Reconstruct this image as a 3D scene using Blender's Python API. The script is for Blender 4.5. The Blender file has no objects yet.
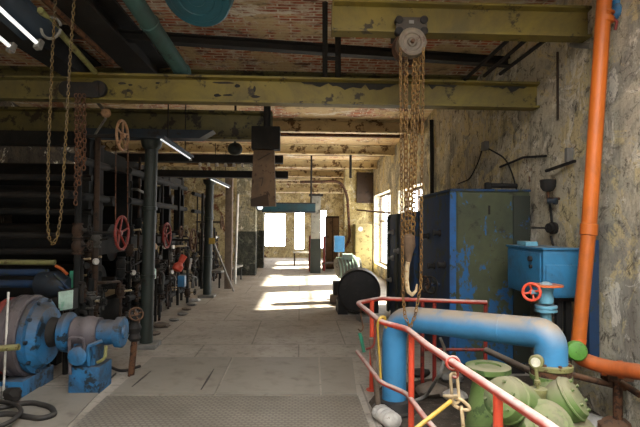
import bpy, bmesh, math, random
from mathutils import Vector as V, Matrix
random.seed(7)
C = bpy.context.scene.collection
PI = math.pi
# ------------------------------------------------------------------ camera
W, H, FPX = 640, 427, 500.0
YAW, PITCH, ROLL = math.radians(2.29), math.radians(1.43), math.radians(0.5)
fwd = V((math.sin(YAW)*math.cos(PITCH), math.cos(YAW)*math.cos(PITCH), math.sin(PITCH)))
r0 = V((math.cos(YAW), -math.sin(YAW), 0)); u0 = r0.cross(fwd)
rc = r0*math.cos(ROLL)+u0*math.sin(ROLL); uc = u0*math.cos(ROLL)-r0*math.sin(ROLL)
EYE = V((0, 0, 1.65))
cam = bpy.data.cameras.new('camera'); camo = bpy.data.objects.new('camera', cam); C.objects.link(camo)
cam.sensor_width = 36; cam.lens = 36*FPX/W; cam.clip_start = 0.05; cam.clip_end = 200
M = Matrix((rc, uc, -fwd)).transposed().to_4x4(); M.translation = EYE
camo.matrix_world = M
bpy.context.scene.camera = camo
def ray(px, py): return fwd + rc*((px-W/2)/FPX) - uc*((py-H/2)/FPX)
def P(px, py, Y): d = ray(px, py); return EYE + d*(Y/d.y)
def PX(px, py, X): d = ray(px, py); return EYE + d*(X/d.x)
def PZ(px, py, Z): d = ray(px, py); return EYE + d*((Z-EYE.z)/d.z)

# ------------------------------------------------------------------ materials
def lin(c):
    return tuple((x/12.92 if x <= .04045 else ((x+.055)/1.055)**2.4) for x in [int(c[i:i+2], 16)/255 for i in (0, 2, 4)])+(1,)
class NT:
    def __init__(s, name):
        s.m = bpy.data.materials.new(name); s.m.use_nodes = True
        s.t = s.m.node_tree; s.t.nodes.clear()
        s.out = s.n('ShaderNodeOutputMaterial'); s.b = s.n('ShaderNodeBsdfPrincipled')
        s.l(s.b.outputs[0], s.out.inputs[0])
        s.tc = s.n('ShaderNodeTexCoord').outputs['Object']
    def n(s, t, **k):
        x = s.t.nodes.new(t)
        for a, v in k.items(): setattr(x, a, v)
        return x
    def l(s, a, b): s.t.links.new(a, b)
    def mapv(s, sc):
        x = s.n('ShaderNodeMapping'); x.inputs['Scale'].default_value = sc if hasattr(sc, '__len__') else (sc, sc, sc)
        s.l(s.tc, x.inputs[0]); return x.outputs[0]
    def noise(s, sc, detail=5, rough=.6, dist=0, co=None):
        x = s.n('ShaderNodeTexNoise'); x.inputs['Scale'].default_value = sc; x.inputs['Detail'].default_value = detail
        x.inputs['Roughness'].default_value = rough; x.inputs['Distortion'].default_value = dist
        s.l(co or s.tc, x.inputs['Vector']); return x.outputs['Fac']
    def ramp(s, f, a, b):
        x = s.n('ShaderNodeMapRange'); x.inputs['From Min'].default_value = a; x.inputs['From Max'].default_value = b
        s.l(f, x.inputs['Value']); return x.outputs[0]
    def mul(s, a, b):
        x = s.n('ShaderNodeMath', operation='MULTIPLY')
        for i, v in enumerate((a, b)):
            if isinstance(v, (int, float)): x.inputs[i].default_value = v
            else: s.l(v, x.inputs[i])
        return x.outputs[0]
    def mix(s, f, a, b):
        x = s.n('ShaderNodeMix', data_type='RGBA')
        for i, v in ((0, f), (6, a), (7, b)):
            if isinstance(v, (int, float)): x.inputs[i].default_value = v
            elif isinstance(v, tuple): x.inputs[i].default_value = v
            else: s.l(v, x.inputs[i])
        return x.outputs[2]
    def fin(s, col, rough=.8, metal=0, bump=None, bs=.3, bd=.01):
        if isinstance(col, tuple): s.b.inputs['Base Color'].default_value = col
        else: s.l(col, s.b.inputs['Base Color'])
        s.b.inputs['Roughness'].default_value = rough; s.b.inputs['Metallic'].default_value = metal
        s.b.inputs['Specular IOR Level'].default_value = .35
        if bump is not None:
            x = s.n('ShaderNodeBump'); x.inputs['Strength'].default_value = bs; x.inputs['Distance'].default_value = bd
            s.l(bump, x.inputs['Height']); s.l(x.outputs[0], s.b.inputs['Normal'])
        return s.m
def paint(name, col, rust='3a2416', amt=.3, dust=None, dustc='9c9080', sc=9, rough=.6, var=.25, grime=.55):
    """worn paint: base colour, chips of rust, dirt settled on upward faces"""
    s = NT(name); c = lin(col); d = tuple(x*(1-var) for x in c[:3])+(1,)
    k = s.mix(s.ramp(s.noise(sc*.35, 4), .3, .7), c, d)
    gr = s.noise(sc*.28, 9, .72, .6)
    k = s.mix(s.mul(s.ramp(gr, .44, .66), grime), k, lin('2e2a25'))
    chips = s.ramp(s.noise(sc, 8, .7), .70-amt*.42, .75-amt*.42)
    k = s.mix(chips, k, lin(rust))
    if dust:
        g = s.n('ShaderNodeNewGeometry'); z = s.n('ShaderNodeSeparateXYZ'); s.l(g.outputs['Normal'], z.inputs[0])
        f = s.mul(s.ramp(z.outputs[2], .05, .75), s.ramp(s.noise(5, 6), .25, .5))
        k = s.mix(s.mul(f, dust), k, lin(dustc))
    return s.fin(k, rough, 0, s.noise(sc*2, 6), .25, .004)
m = {}
m['yellow_beam'] = paint('yellow_beam_paint', '726428', '2c2310', .30, .4, '6b5f3c', 5, .6)
m['cream_joist'] = paint('cream_joist_paint', 'c8b284', '5a4222', .42, None, sc=4, grime=.3)
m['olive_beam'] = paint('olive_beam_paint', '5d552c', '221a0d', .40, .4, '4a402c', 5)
m['black_steel'] = paint('dark_oily_steel', '181614', '241a12', .3, .25, '35302a', 7, .8)
m['dark_machine'] = paint('grimy_machine_paint', '121312', '20180f', .3, .2, '2a261f', 5, .9)
m['dark_blue'] = paint('dark_blue_paint', '1d2a36', '1d1712', .3, .2, '3b3a36', 6)
m['dark_green'] = paint('dark_green_paint', '222a24', '1c1610', .3, .1, '38342c', 6)
m['rust'] = paint('rusty_steel', '5a3a22', '2c1a10', .45, .3, '6a5c4c', 14, .85)
m['shaded_rust'] = paint('shaded_rusty_steel', '3a281a', '1c120c', .4, .25, '4a4036', 14, .85)  # copy of rust darkened for the dim valve banks, shade put in the colour
m['dull_steel'] = paint('dull_steel', '4c4a46', '2a241e', .35, .3, '6a645a', 10, .6)
m['chain_rust'] = paint('rusty_chain', '7a5a2c', '3a2412', .4, None, sc=25, rough=.7)
m['chain_yellow'] = paint('yellow_brown_chain', '523f18', '2a1e0c', .3, None, sc=25, rough=.6)
m['teal'] = paint('teal_paint', '35544f', '1f2a28', .25, .3, '5a625c', 6)
m['drum_teal'] = paint('drum_teal_paint', '1e4b56', '18323a', .25, .2, '5a625c', 6, .45)
m['tank'] = paint('tank_blue_green_paint', '3e4228', '24507c', .26, .1, '5f5a4c', 4, .8)
def tankmat():
    s = NT('flaking_tank_paint'); k = s.mix(s.ramp(s.noise(2, 6), .35, .65), lin('434730'), lin('33382a'))
    z = s.n('ShaderNodeSeparateXYZ'); s.l(s.tc, z.inputs[0])
    ad = s.n('ShaderNodeMath', operation='ADD'); s.l(s.noise(5.5, 10, .74, .5, s.mapv((1, 1, .5))), ad.inputs[0])
    g = s.n('ShaderNodeMapRange'); g.inputs['From Min'].default_value = .2; g.inputs['From Max'].default_value = 1.9; g.inputs['To Min'].default_value = .11; g.inputs['To Max'].default_value = -.03
    s.l(z.outputs[2], g.inputs['Value']); s.l(g.outputs[0], ad.inputs[1])
    k = s.mix(s.ramp(ad.outputs[0], .56, .60), k, lin('204f78'))
    k = s.mix(s.mul(s.ramp(s.noise(7, 9, .75), .56, .66), .7), k, lin('24211a'))
    return s.fin(k, .8, 0, s.noise(14, 8), .3, .006)
m['tank'] = tankmat()
m['tank_blue'] = paint('tank_blue_paint', '173556', '2a3024', .38, .1, '5f5a4c', 5, .75)
m['tank_edge'] = paint('tank_edge_paint', '22578e', '2c3424', .4, .1, '5f5a4c', 6, .75)
m['tank_dark'] = paint('tank_dark_paint', '2a3026', '1f3f66', .26, .1, '5f5a4c', 5, .8)
m['blue'] = paint('blue_paint', '2f709c', '20405e', .15, .35, '8c8478', 7, .5)
m['box_blue'] = paint('box_blue_paint', '28698f', '1b4666', .22, .4, '8c8478', 7, .5)
m['pipe_blue'] = paint('dusty_blue_pipe_paint', '3f82ae', '2a5e86', .12, 1.0, '8e8374', 8, .5, grime=.3)
m['light_blue'] = paint('light_blue_paint', '6298ac', '3c4a50', .2, .4, 'a09688', 9, .5)
m['motor_blue'] = paint('motor_blue_paint', '266490', '1a242c', .40, .8, '57514b', 7, .6, grime=1.0)
m['motor_grey'] = paint('motor_grey_paint', '565054', '252224', .3, .4, '756e6a', 8, .5)
m['red'] = paint('red_rail_paint', 'b43a28', '5a2a1e', .2, .85, 'c4b4aa', 10, .5)
m['red_post'] = paint('red_post_paint', 'd04a2e', '8a3020', .12, .1, 'b09a90', 10, .5, grime=.2)
m['dark_red'] = paint('dark_red_paint', '822418', '3a1812', .3, .1, 'b09a90', 12)
m['orange'] = paint('orange_plastic', 'b85e1c', '944010', .10, .3, 'a8744a', 5, .45, .15, grime=.3)
m['orange_dirty'] = paint('dirty_orange_plastic', 'c4602a', '7a4020', .25, .4, '8c6a50', 6, .5)
m['pump_green'] = paint('dusty_green_paint', '587038', '344a22', .34, .9, '7c765e', 7, .85, grime=.65)
m['valve_green'] = paint('green_paint', '4f8a2c', '2c4a1c', .25, .2, '8a8a6a', 16, .5)
m['olive'] = paint('olive_metal', '7d7c4c', '4a3c22', .3, .3, '9a9078', 20, .6)
m['beige_metal'] = paint('beige_metal', 'c8b088', '8a6840', .3, .2, 'd0c0a0', 18, .6)
m['wheel_beige'] = paint('beige_wheel_paint', 'a8805c', '5a3c24', .3, None, sc=14)
m['hoist_wheel'] = paint('hoist_wheel_paint', '6e6252', '4a3628', .35, None, sc=14)
m['hoist_dark'] = paint('hoist_housing_paint', '3c352c', '241c14', .3, None, sc=10)
m['brass_yellow'] = paint('yellow_rod_paint', 'c09c3c', '6a4e20', .25, .2, 'c0b080', 18, .5)
m['grey_steel'] = paint('grey_steel', '7a7872', '4a4038', .25, .3, '9a9488', 10, .5)
m['wood'] = paint('grey_wood', '6b5d50', '4a3d33', .35, .4, '8a8074', 9, .85)
m['brown_board'] = paint('brown_board', '66503a', '3a2a1d', .35, None, sc=7, rough=.85)
m['dark_wood'] = paint('dark_wood', '3a2a1c', '22180f', .35, None, sc=7, rough=.85)
m['white'] = paint('dirty_white', 'd0cdc4', '8a8478', .2, None, sc=12)
m['white_lump'] = paint('white_lump', 'c4bfb6', '8a8478', .25, None, sc=20, rough=.95)
m['pale_green'] = paint('pale_green_plate', 'b6d0c0', '6f9a84', .3, None, sc=7, rough=.35)
m['green_panel'] = paint('green_panel', '2f7c60', '205040', .2, None, sc=7)
m['rubber'] = paint('black_rubber', '1c1a19', '2c2a27', .3, .35, '55504a', 10, .6)
m['cream_wood'] = paint('cream_cabinet_paint', 'a0905c', '5e4c24', .35, .2, 'c0b080', 5, .8)
m['pier_grey'] = paint('pier_grey_plaster', '8d8a7e', '4e4a40', .35, None, sc=4, rough=.9)
m['glass_dial'] = paint('dial_face', 'e4e0c8', 'b0a888', .1, None, sc=30, rough=.3)
m['floor_steel'] = paint('floor_plate_steel', '7e776c', '5a5048', .3, .7, '8f887c', 3, .55)
def emis(name, col, st):
    s = NT(name); s.b.inputs['Emission Color'].default_value = lin(col); s.b.inputs['Emission Strength'].default_value = st
    return s.fin(lin(col), .4)
m['tube_light'] = emis('fluorescent_tube', 'eef0f0', .75)
m['lamp_bulb'] = emis('lamp_bulb', 'f4fbff', 1.2)
# plaster wall
def wallmat(name, a, b, cc, dark, brick=.0, sc=1.0, pale='d6cfba'):
    s = NT(name)
    k = s.mix(s.ramp(s.noise(.75*sc, 7, .7, .6), .44, .56), lin(a), lin(b))
    k = s.mix(s.mul(s.ramp(s.noise(1.15*sc, 9, .72, .9), .51, .55), .9), k, lin(cc))
    k = s.mix(s.mul(s.ramp(s.noise(1.9*sc, 9, .75, .8), .56, .60), .85), k, lin(pale))
    st = s.noise(1.0, 6, .7, .4, s.mapv((3.5*sc, 3.5*sc, .6*sc)))
    k = s.mix(s.mul(s.ramp(st, .54, .72), .65), k, lin(dark))
    k = s.mix(s.mul(s.ramp(s.noise(5*sc, 11, .82, 1.0), .535, .60), .8), k, lin(dark))
    k = s.mix(s.mul(s.ramp(s.noise(13*sc, 8, .8, .6), .56, .62), .6), k, lin(dark))
    k = s.mix(s.mul(s.ramp(s.noise(1.6*sc, 10, .78, .5), .60, .68), .9), k, lin(dark))
    if brick:
        k = s.mix(s.ramp(s.noise(.9*sc, 8, .75, .5), .66-brick*.3, .68-brick*.3), k, lin('6e4630'))
    h = s.noise(4*sc, 12, .75)
    return s.fin(k, .95, 0, h, 1, .09)
m['wall_right'] = wallmat('peeling_cream_plaster', 'cdc4aa', '9d988a', 'd8c898', '443c32', .06, 1.25, 'ece6d4')
m['wall_far'] = wallmat('stained_cream_plaster', 'b5a67e', '93825e', 'cdbd90', '453620', .3, 1.3)
m['wall_dark'] = wallmat('sooty_plaster', '4a4238', '3a342c', '564a3a', '201a14', .2)
m['pier_plaster'] = wallmat('mottled_pier_plaster', '8f8b78', '7c7864', 'a59c7c', '3a3a30', .0, 2.2)
m['pier_dado'] = wallmat('mottled_dado_paint', '35382f', '2c2e28', '45453a', '1d1c18', .0, 2.5, '6a685c')
m['wall_pier'] = wallmat('yellowed_plaster', 'b9a878', '9a8858', 'd2c28c', '4f3c20', .2, 1.6)
def ceilmat():
    s = NT('brick_vault_ceiling')
    mp = s.n('ShaderNodeMapping'); mp.inputs['Scale'].default_value = (1, 1, 0)
    s.l(s.tc, mp.inputs[0])
    b = s.n('ShaderNodeTexBrick'); s.l(mp.outputs[0], b.inputs['Vector'])
    b.inputs['Scale'].default_value = 1; b.inputs['Brick Width'].default_value = .27; b.inputs['Row Height'].default_value = .08
    b.inputs['Mortar Size'].default_value = .011; b.inputs['Mortar Smooth'].default_value = .3; b.inputs['Bias'].default_value = -.1
    b.inputs['Color1'].default_value = lin('b0603c'); b.inputs['Color2'].default_value = lin('784a34'); b.inputs['Mortar'].default_value = lin('c8bba4')
    k = s.mix(s.mul(s.ramp(s.noise(9, 6), .48, .62), .75), b.outputs['Color'], lin('c4b8a2'))
    z = s.n('ShaderNodeSeparateXYZ'); s.l(s.tc, z.inputs[0])
    grad = s.ramp(z.outputs[1], 5.5, 12)       # more lime wash survives towards the far bays
    n = s.noise(1.1, 7, .7, .5); ad = s.n('ShaderNodeMath', operation='ADD'); s.l(n, ad.inputs[0]); s.l(s.mul(grad, .16), ad.inputs[1])
    k = s.mix(s.mul(s.ramp(ad.outputs[0], .55, .61), .9), k, lin('bda57c'))
    k = s.mix(s.mul(s.ramp(s.noise(.9, 8, .75, .8), .60, .64), .8), k, lin('8a4a2a'))
    k = s.mix(s.mul(s.ramp(s.noise(1.6, 10, .78, .9, s.mapv((.6, 1.6, 1))), .56, .60), .85), k, lin('d6cebc'))
    k = s.mix(s.mul(s.ramp(s.noise(2.2, 9, .75, .6), .55, .63), .6), k, lin('3a2e24'))
    return s.fin(k, .95, 0, s.noise(12, 8), .5, .02)
m['ceiling'] = ceilmat()
def floormat():
    s = NT('worn_concrete_floor')
    k = s.mix(s.ramp(s.noise(.8, 7, .65, .3), .35, .65), lin('aaa296'), lin('938b7e'))
    k = s.mix(s.mul(s.ramp(s.noise(3, 8, .7, .3), .52, .68), .6), k, lin('6d6459'))
    k = s.mix(s.mul(s.ramp(s.noise(11, 9, .8), .53, .64), .6), k, lin('5a5148'))
    b = s.n('ShaderNodeTexBrick'); s.l(s.mapv((1, 1, 0)), b.inputs['Vector'])
    b.inputs['Brick Width'].default_value = 1.3; b.inputs['Row Height'].default_value = 1.75; b.inputs['Mortar Size'].default_value = .01; b.inputs['Scale'].default_value = 1
    k = s.mix(s.mul(b.outputs['Fac'], .45), k, lin('4a433b'))
    return s.fin(k, .8, 0, s.noise(20, 8), .25, .01)
m['floor'] = floormat()
def checker():
    s = NT('chequer_plate_steel')
    k = s.mix(s.ramp(s.noise(1.5, 6), .35, .65), lin('8f887b'), lin('766f63'))
    w1 = s.n('ShaderNodeTexBrick'); s.l(s.mapv((1, 1, 0)), w1.inputs['Vector'])
    w1.inputs['Scale'].default_value = 1; w1.inputs['Brick Width'].default_value = .055; w1.inputs['Row Height'].default_value = .04; w1.inputs['Mortar Size'].default_value = .009
    k = s.mix(s.mul(w1.outputs['Fac'], .5), k, lin('4e483f'))
    return s.fin(k, .5, .1, w1.outputs['Fac'], -.8, .006)
m['checker'] = checker()

# ------------------------------------------------------------------ mesh builder
def frame(axis):
    a = V(axis).normalized(); t = V((0, 0, 1)) if abs(a.z) < .9 else V((1, 0, 0))
    u = t.cross(a).normalized(); return a, u, a.cross(u)
class MB:
    def __init__(s): s.b = bmesh.new()
    def face(s, vs):
        try: s.b.faces.new(vs)
        except ValueError: pass
    def add(s, verts, faces):
        vs = [s.b.verts.new(v) for v in verts]
        for f in faces: s.face([vs[i] for i in f])
        return s
    def box(s, c, d, R=None, bev=0.0):
        t = bmesh.new(); bmesh.ops.create_cube(t, size=1)
        for v in t.verts: v.co = V((v.co.x*d[0], v.co.y*d[1], v.co.z*d[2]))
        if bev: bmesh.ops.bevel(t, geom=list(t.edges), offset=bev, segments=2, affect='EDGES', profile=.7)
        for v in t.verts: v.co = (R @ v.co if R else v.co) + V(c)
        t.verts.index_update()
        return s.add([v.co.copy() for v in t.verts], [[v.index for v in f.verts] for f in t.faces])
    def bb(s, a, b, bev=0.0):
        a, b = V(a), V(b); return s.box((a+b)/2, [abs(x) for x in (b-a)], None, bev)
    def ring_strip(s, rings, closed_u=True, cap=True, closed_v=False):
        R = [[s.b.verts.new(p) for p in r] for r in rings]; n = len(R[0])
        m_ = len(R) if closed_v else len(R)-1
        for i in range(m_):
            a, b = R[i], R[(i+1) % len(R)]
            for j in range(n if closed_u else n-1):
                s.face([a[j], a[(j+1) % n], b[(j+1) % n], b[j]])
        if cap and not closed_v: s.face(list(reversed(R[0]))); s.face(R[-1])
        return s
    def tube(s, pts, r, n=12, closed=False, rr=None):
        pts = [V(p) for p in pts]; rings = []; N = len(pts); up = None
        for i, p in enumerate(pts):
            a = pts[(i-1) % N] if (i > 0 or closed) else p; c = pts[(i+1) % N] if (i < N-1 or closed) else p
            d1 = (p-a).normalized() if (p-a).length > 1e-9 else (c-p).normalized()
            d2 = (c-p).normalized() if (c-p).length > 1e-9 else d1
            t = (d1+d2).normalized() if (d1+d2).length > 1e-6 else d1
            if up is None: _, u, v = frame(t)
            else:
                u = (up - t*up.dot(t)).normalized(); v = t.cross(u)
            up = u
            k = 1/max(.5, t.dot(d2)) if i not in (0, N-1) or closed else 1
            q = rr[i] if rr else r
            rings.append([p + (u*math.cos(x)+v*math.sin(x))*q*(k**.5) for x in [2*PI*j/n for j in range(n)]])
        return s.ring_strip(rings, closed_v=closed)
    def lathe(s, o, axis, prof, n=28):
        a, u, v = frame(axis); o = V(o)
        return s.ring_strip([[o+a*t+(u*math.cos(x)+v*math.sin(x))*max(r, .0005) for x in [2*PI*j/n for j in range(n)]] for t, r in prof])
    def cyl(s, p0, p1, r, n=16, r2=None):
        p0, p1 = V(p0), V(p1); return s.lathe(p0, p1-p0, [(0, r), ((p1-p0).length, r if r2 is None else r2)], n)
    def torus(s, c, axis, R, r, n=28, k=8, arc=(0, 2*PI)):
        a, u, v = frame(axis); c = V(c); full = abs(arc[1]-arc[0]-2*PI) < 1e-4
        N = n if full else n+1
        pts = [c+(u*math.cos(t)+v*math.sin(t))*R for t in [arc[0]+(arc[1]-arc[0])*i/n for i in range(N)]]
        return s.tube(pts, r, k, closed=full)
    def ball(s, c, r, n=16, sq=(1, 1, 1)):
        t = bmesh.new(); bmesh.ops.create_uvsphere(t, u_segments=n, v_segments=max(6, n//2), radius=r); t.verts.index_update()
        return s.add([V((v.co.x*sq[0], v.co.y*sq[1], v.co.z*sq[2]))+V(c) for v in t.verts], [[v.index for v in f.verts] for f in t.faces])
    def prism(s, poly, vec):
        poly = [V(p) for p in poly]; vec = V(vec)
        return s.ring_strip([poly, [p+vec for p in poly]])
    def ibeam(s, p0, p1, w, h, t=.018):
        """rolled I-section; p0,p1 lie on the bottom flange centre line"""
        p0, p1 = V(p0), V(p1); d = (p1-p0).normalized(); r = d.cross(V((0, 0, 1))).normalized(); u = r.cross(d); e = t/2
        o = [(-w/2, 0), (w/2, 0), (w/2, t), (e, t*1.6), (e, h-t*1.6), (w/2, h-t), (w/2, h), (-w/2, h), (-w/2, h-t), (-e, h-t*1.6), (-e, t*1.6), (-w/2, t)]
        R = [[p+r*x+u*z for x, z in o] for p in (p0, p1)]
        s.ring_strip(R, cap=False)
        for rg in R:   # caps as three quads
            vs = rg
            for q in ((0, 1, 2, 11), (10, 3, 4, 9), (8, 5, 6, 7), (11, 2, 3, 10), (9, 4, 5, 8)): s.add([vs[i] for i in q], [(0, 1, 2, 3)])
        return s
    def wheel(s, c, axis, R, r=.014, spokes=5, hub=.035, dish=.03):
        a, u, v = frame(axis); c = V(c); s.torus(c, axis, R, r, 28, 8)
        h = c-a*dish
        for i in range(spokes):
            x = 2*PI*i/spokes+.3; s.tube([h, c+(u*math.cos(x)+v*math.sin(x))*R], r*.75, 6)
        return s.cyl(h-a*.02, h+a*.03, hub, 12)
    def chain(s, pts, pitch, wd, r, sides=5):
        """links strung along a polyline, every second one turned a quarter"""
        pts = [V(p) for p in pts]; seg = []; L = 0
        for a, b in zip(pts, pts[1:]): seg.append((L, a, b)); L += (b-a).length
        n = max(2, int(L/pitch))
        def at(t):
            for l, a, b in reversed(seg):
                if t >= l: return a+(b-a)*min(1, (t-l)/max(1e-9, (b-a).length))
            return pts[0]
        for i in range(n):
            c = at((i+.5)*L/n); d = (at((i+1)*L/n)-at(i*L/n)).normalized(); a, u, v = frame(d)
            q = u*.707+v*.707 if i % 2 == 0 else u*.707-v*.707
            hl = pitch*.5+r*.6-wd/2; hl = max(hl, pitch*.2); o = []
            for k in range(5): x = -PI/2+PI*k/4; o.append(c+d*(hl+math.cos(x)*wd/2)+q*math.sin(x)*wd/2)
            for k in range(5): x = PI/2+PI*k/4; o.append(c+d*(-hl+math.cos(x)*wd/2)+q*math.sin(x)*wd/2)
            s.tube(o, r, sides, closed=True)
        return s
def link(name, mb, mat, parent=None, origin=None):
    me = bpy.data.meshes.new(name); bmesh.ops.recalc_face_normals(mb.b, faces=mb.b.faces)
    if parent is not None:
        o_ = V(parent['_o']); 
    else:
        o_ = V(origin) if origin is not None else V((0, 0, 0))
    for v in mb.b.verts: v.co -= o_
    mb.b.to_mesh(me); mb.b.free()
    for p in me.polygons: p.use_smooth = True
    me.set_sharp_from_angle(angle=math.radians(38))
    me.materials.append(m[mat] if isinstance(mat, str) else mat)
    o = bpy.data.objects.new(name, me); C.objects.link(o); o['_o'] = tuple(o_)
    if parent is not None: o.parent = parent
    else: o.location = o_
    return o
def tag(o, label, cat, group=None, kind=None):
    if label: o['label'] = label
    if cat: o['category'] = cat
    if group: o['group'] = group
    if kind: o['kind'] = kind
    return o
def thing(name, label, cat, loc, group=None):
    o = bpy.data.objects.new(name, None); C.objects.link(o); o.location = V(loc); o['_o'] = tuple(V(loc)); o.empty_display_size = .1
    return tag(o, label, cat, group)
def single(name, mb, mat, label, cat, loc, group=None): return tag(link(name, mb, mat, None, loc), label, cat, group)
def struct(name, mb, mat): return tag(link(name, mb, mat), None, None, None, 'structure')
def part(name, mb, mat, parent, label=None):
    o = link(name, mb, mat, parent)
    if label: o['label'] = label
    return o
def arc(c, a, b, n=8):
    """quarter bend about c from offset a to offset b"""
    c, a, b = V(c), V(a), V(b); return [c+a*math.cos(t)+b*math.sin(t) for t in [PI/2*i/n for i in range(n+1)]]
def bend(pts, rad, n=6):
    """round the corners of a polyline"""
    pts = [V(p) for p in pts]; out = [pts[0]]
    for a, p, c in zip(pts, pts[1:], pts[2:]):
        d1, d2 = (a-p), (c-p); q = min(rad, d1.length*.49, d2.length*.49); s0, e0 = p+d1.normalized()*q, p+d2.normalized()*q
        for i in range(n+1):
            t = i/n; out.append(s0*(1-t)**2+p*2*t*(1-t)+e0*t*t)
    return out+[pts[-1]]

# ================================================================== SETTING
XR, XL, YF, YB, ZC = 2.66, -5.6, 26.0, -3.2, 3.9
struct('floor', MB().bb((XL-.3, YB-.3, -.2), (XR+.3, YF+.4, 0)), 'floor')
def soilmat():
    s = NT('oily_dirt'); k = s.mix(s.ramp(s.noise(3, 8, .7), .4, .6), lin('3c352d'), lin('544a3e'))
    k = s.mix(s.mul(s.ramp(s.noise(14, 8, .75), .55, .65), .7), k, lin('7a7064'))
    return s.fin(k, .9, 0, s.noise(9, 10, .75), 1, .04)
m['soil'] = soilmat()
struct('floor_dirt', MB().prism([(.80, 2.6, 0), (.66, 4.7, 0), (.85, 5.15, 0), (1.6, 5.5, 0), (XR, 5.5, 0), (XR, 1.2, 0), (1.2, 1.2, 0)], (0, 0, .006)), 'soil')
# ceiling: shallow brick vaults between the joists, running across the hall
JY = [4.2, 7.4, 10.6, 13.9, 17.1, 20.3, 23.4]
SKY = (-1.1, 2.4, -2.8, 2.5)  # unseen roof opening, put in and shifted to light the right wall and floor
edges = [2.4]+JY+[YF+.3]
prof = []
for a, b in zip(edges, edges[1:]):
    for k in range(8 if b != edges[-1] else 9):
        t = k/8; prof.append((a+(b-a)*t, ZC+.16*(1-(2*t-1)**2)))
mb = MB(); mb.ring_strip([[V((x, y, z)) for y, z in prof]+[V((x, y, z+.25)) for y, z in reversed(prof)] for x in (XL-.3, XR+.3)], cap=False)
mb.bb((XL-.3, YB-.4, ZC), (XR+.3, SKY[2], ZC+.25)).bb((XL-.3, SKY[2], ZC), (SKY[0], SKY[3], ZC+.25)).bb((SKY[1], SKY[2], ZC), (XR+.3, SKY[3], ZC+.25))
struct('ceiling', mb, 'ceiling')
# right wall with two tall openings
RW = [(10.8, 13.5, .5, 2.62), (14.7, 17.9, .35, 2.75), (19.6, 21.4, .5, 2.75), (22.4, 24.2, .5, 2.75)]  # nearest opening is hidden, added for more sun bounce on the far ceiling
def wall_x(x0, x1, ya, yb, z1, holes):
    mb = MB(); y = ya
    for h0, h1, s0, s1 in holes:
        mb.bb((x0, y, 0), (x1, h0, z1))
        if s0 > 0: mb.bb((x0, h0, 0), (x1, h1, s0))
        mb.bb((x0, h0, s1), (x1, h1, z1)); y = h1
    mb.bb((x0, y, 0), (x1, yb, z1)); return mb
struct('wall_right', wall_x(XR, XR+.4, YB-.3, YF+.4, ZC+.3, RW), 'wall_right')
struct('wall_left', MB().bb((XL-.4, YB-.3, 0), (XL, YF+.4, ZC+.3)), 'wall_dark')
def wall_y(y0, y1, xa, xb, z1, holes):
    mb = MB(); x = xa
    for h0, h1, s0, s1 in holes:
        mb.bb((x, y0, 0), (h0, y1, z1))
        if s0 > 0: mb.bb((h0, y0, 0), (h1, y1, s0))
        mb.bb((h0, y0, s1), (h1, y1, z1)); x = h1
    mb.bb((x, y0, 0), (xb, y1, z1)); return mb
FW = [(-1.86, -.72, .55, 2.3), (-.30, .26, .4, 2.4), (.98, 1.42, .45, 2.5)]
struct('wall_far', wall_y(YF, YF+.4, XL-.3, XR+.3, ZC+.3, FW), 'wall_far')
BW = (-.8, 1.2, 1.0, 2.2)
struct('wall_back', wall_y(YB-.4, YB, XL-.3, XR+.3, ZC+.3, [BW]), 'wall_dark')
# left inner partition at the far end of the hall, and window frames
for i, (a, b, z0, z1) in enumerate(FW):
    f = MB(); w = .04; y = YF+.22
    for x in (a+.02, b-.02): f.bb((x-w/2, y-.03, z0), (x+w/2, y+.03, z1))
    for z in (z0+.02, z1-.02): f.bb((a, y-.03, z-w/2), (b, y+.03, z+w/2))
    if i == 0: f.bb(((a+b)/2-.015, y-.02, z0), ((a+b)/2+.015, y+.02, z1))
    struct('window_%d' % (i+1), f, 'wood')
for i, (a, b, z0, z1) in enumerate(RW):
    f = MB(); w = .05; x = XR+.25
    for y in (a+.03, b-.03, (a+b)/2): f.bb((x-.03, y-w/2, z0), (x+.03, y+w/2, z1))
    for z in (z0+.03, z1-.03, z0+(z1-z0)*.62): f.bb((x-.03, a, z-w/2), (x+.03, b, z+w/2))
    struct('window_%d' % (i+4), f, 'wood')
# pier standing out from the right wall past the big window
struct('wall_pier', MB().bb((1.62, 18.2, 0), (XR+.05, 18.75, ZC+.2)), 'wall_pier')
# ceiling joists
for i, y in enumerate(JY[1:]):
    mat = 'olive_beam' if i == 0 else 'cream_joist'
    struct('ceiling_joist', MB().ibeam((XL+.02, y, 3.64), (XR-.02, y, 3.64), .18, .28, .03), mat)
for y in (9.0, 12.2, 15.5, 18.7, 21.8):
    struct('ceiling_joist', MB().ibeam((XL+.02, y, 3.84), (XR-.02, y, 3.84), .10, .14, .02), 'rust')
# piers on the left of the aisle
for (px0, px1, yb_, Yp) in ((236, 255, 275, 16.6), (255.5, 263, 268, 19.5)):
    a, b = P(px0, 250, Yp), P(px1, 250, Yp)
    o = struct('wall_pillar', MB().bb((a.x, Yp, 0), (b.x, Yp+.55, 3.9)), 'pier_plaster')
    struct('wall_dado', MB().bb((a.x-.015, Yp-.015, 0), (b.x+.015, Yp+.565, 1.45)), 'pier_dado')
struct('wall_partition', MB().bb((XL, 19.8, 0), (-2.1, 20.1, ZC+.2)), 'wall_far')

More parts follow.
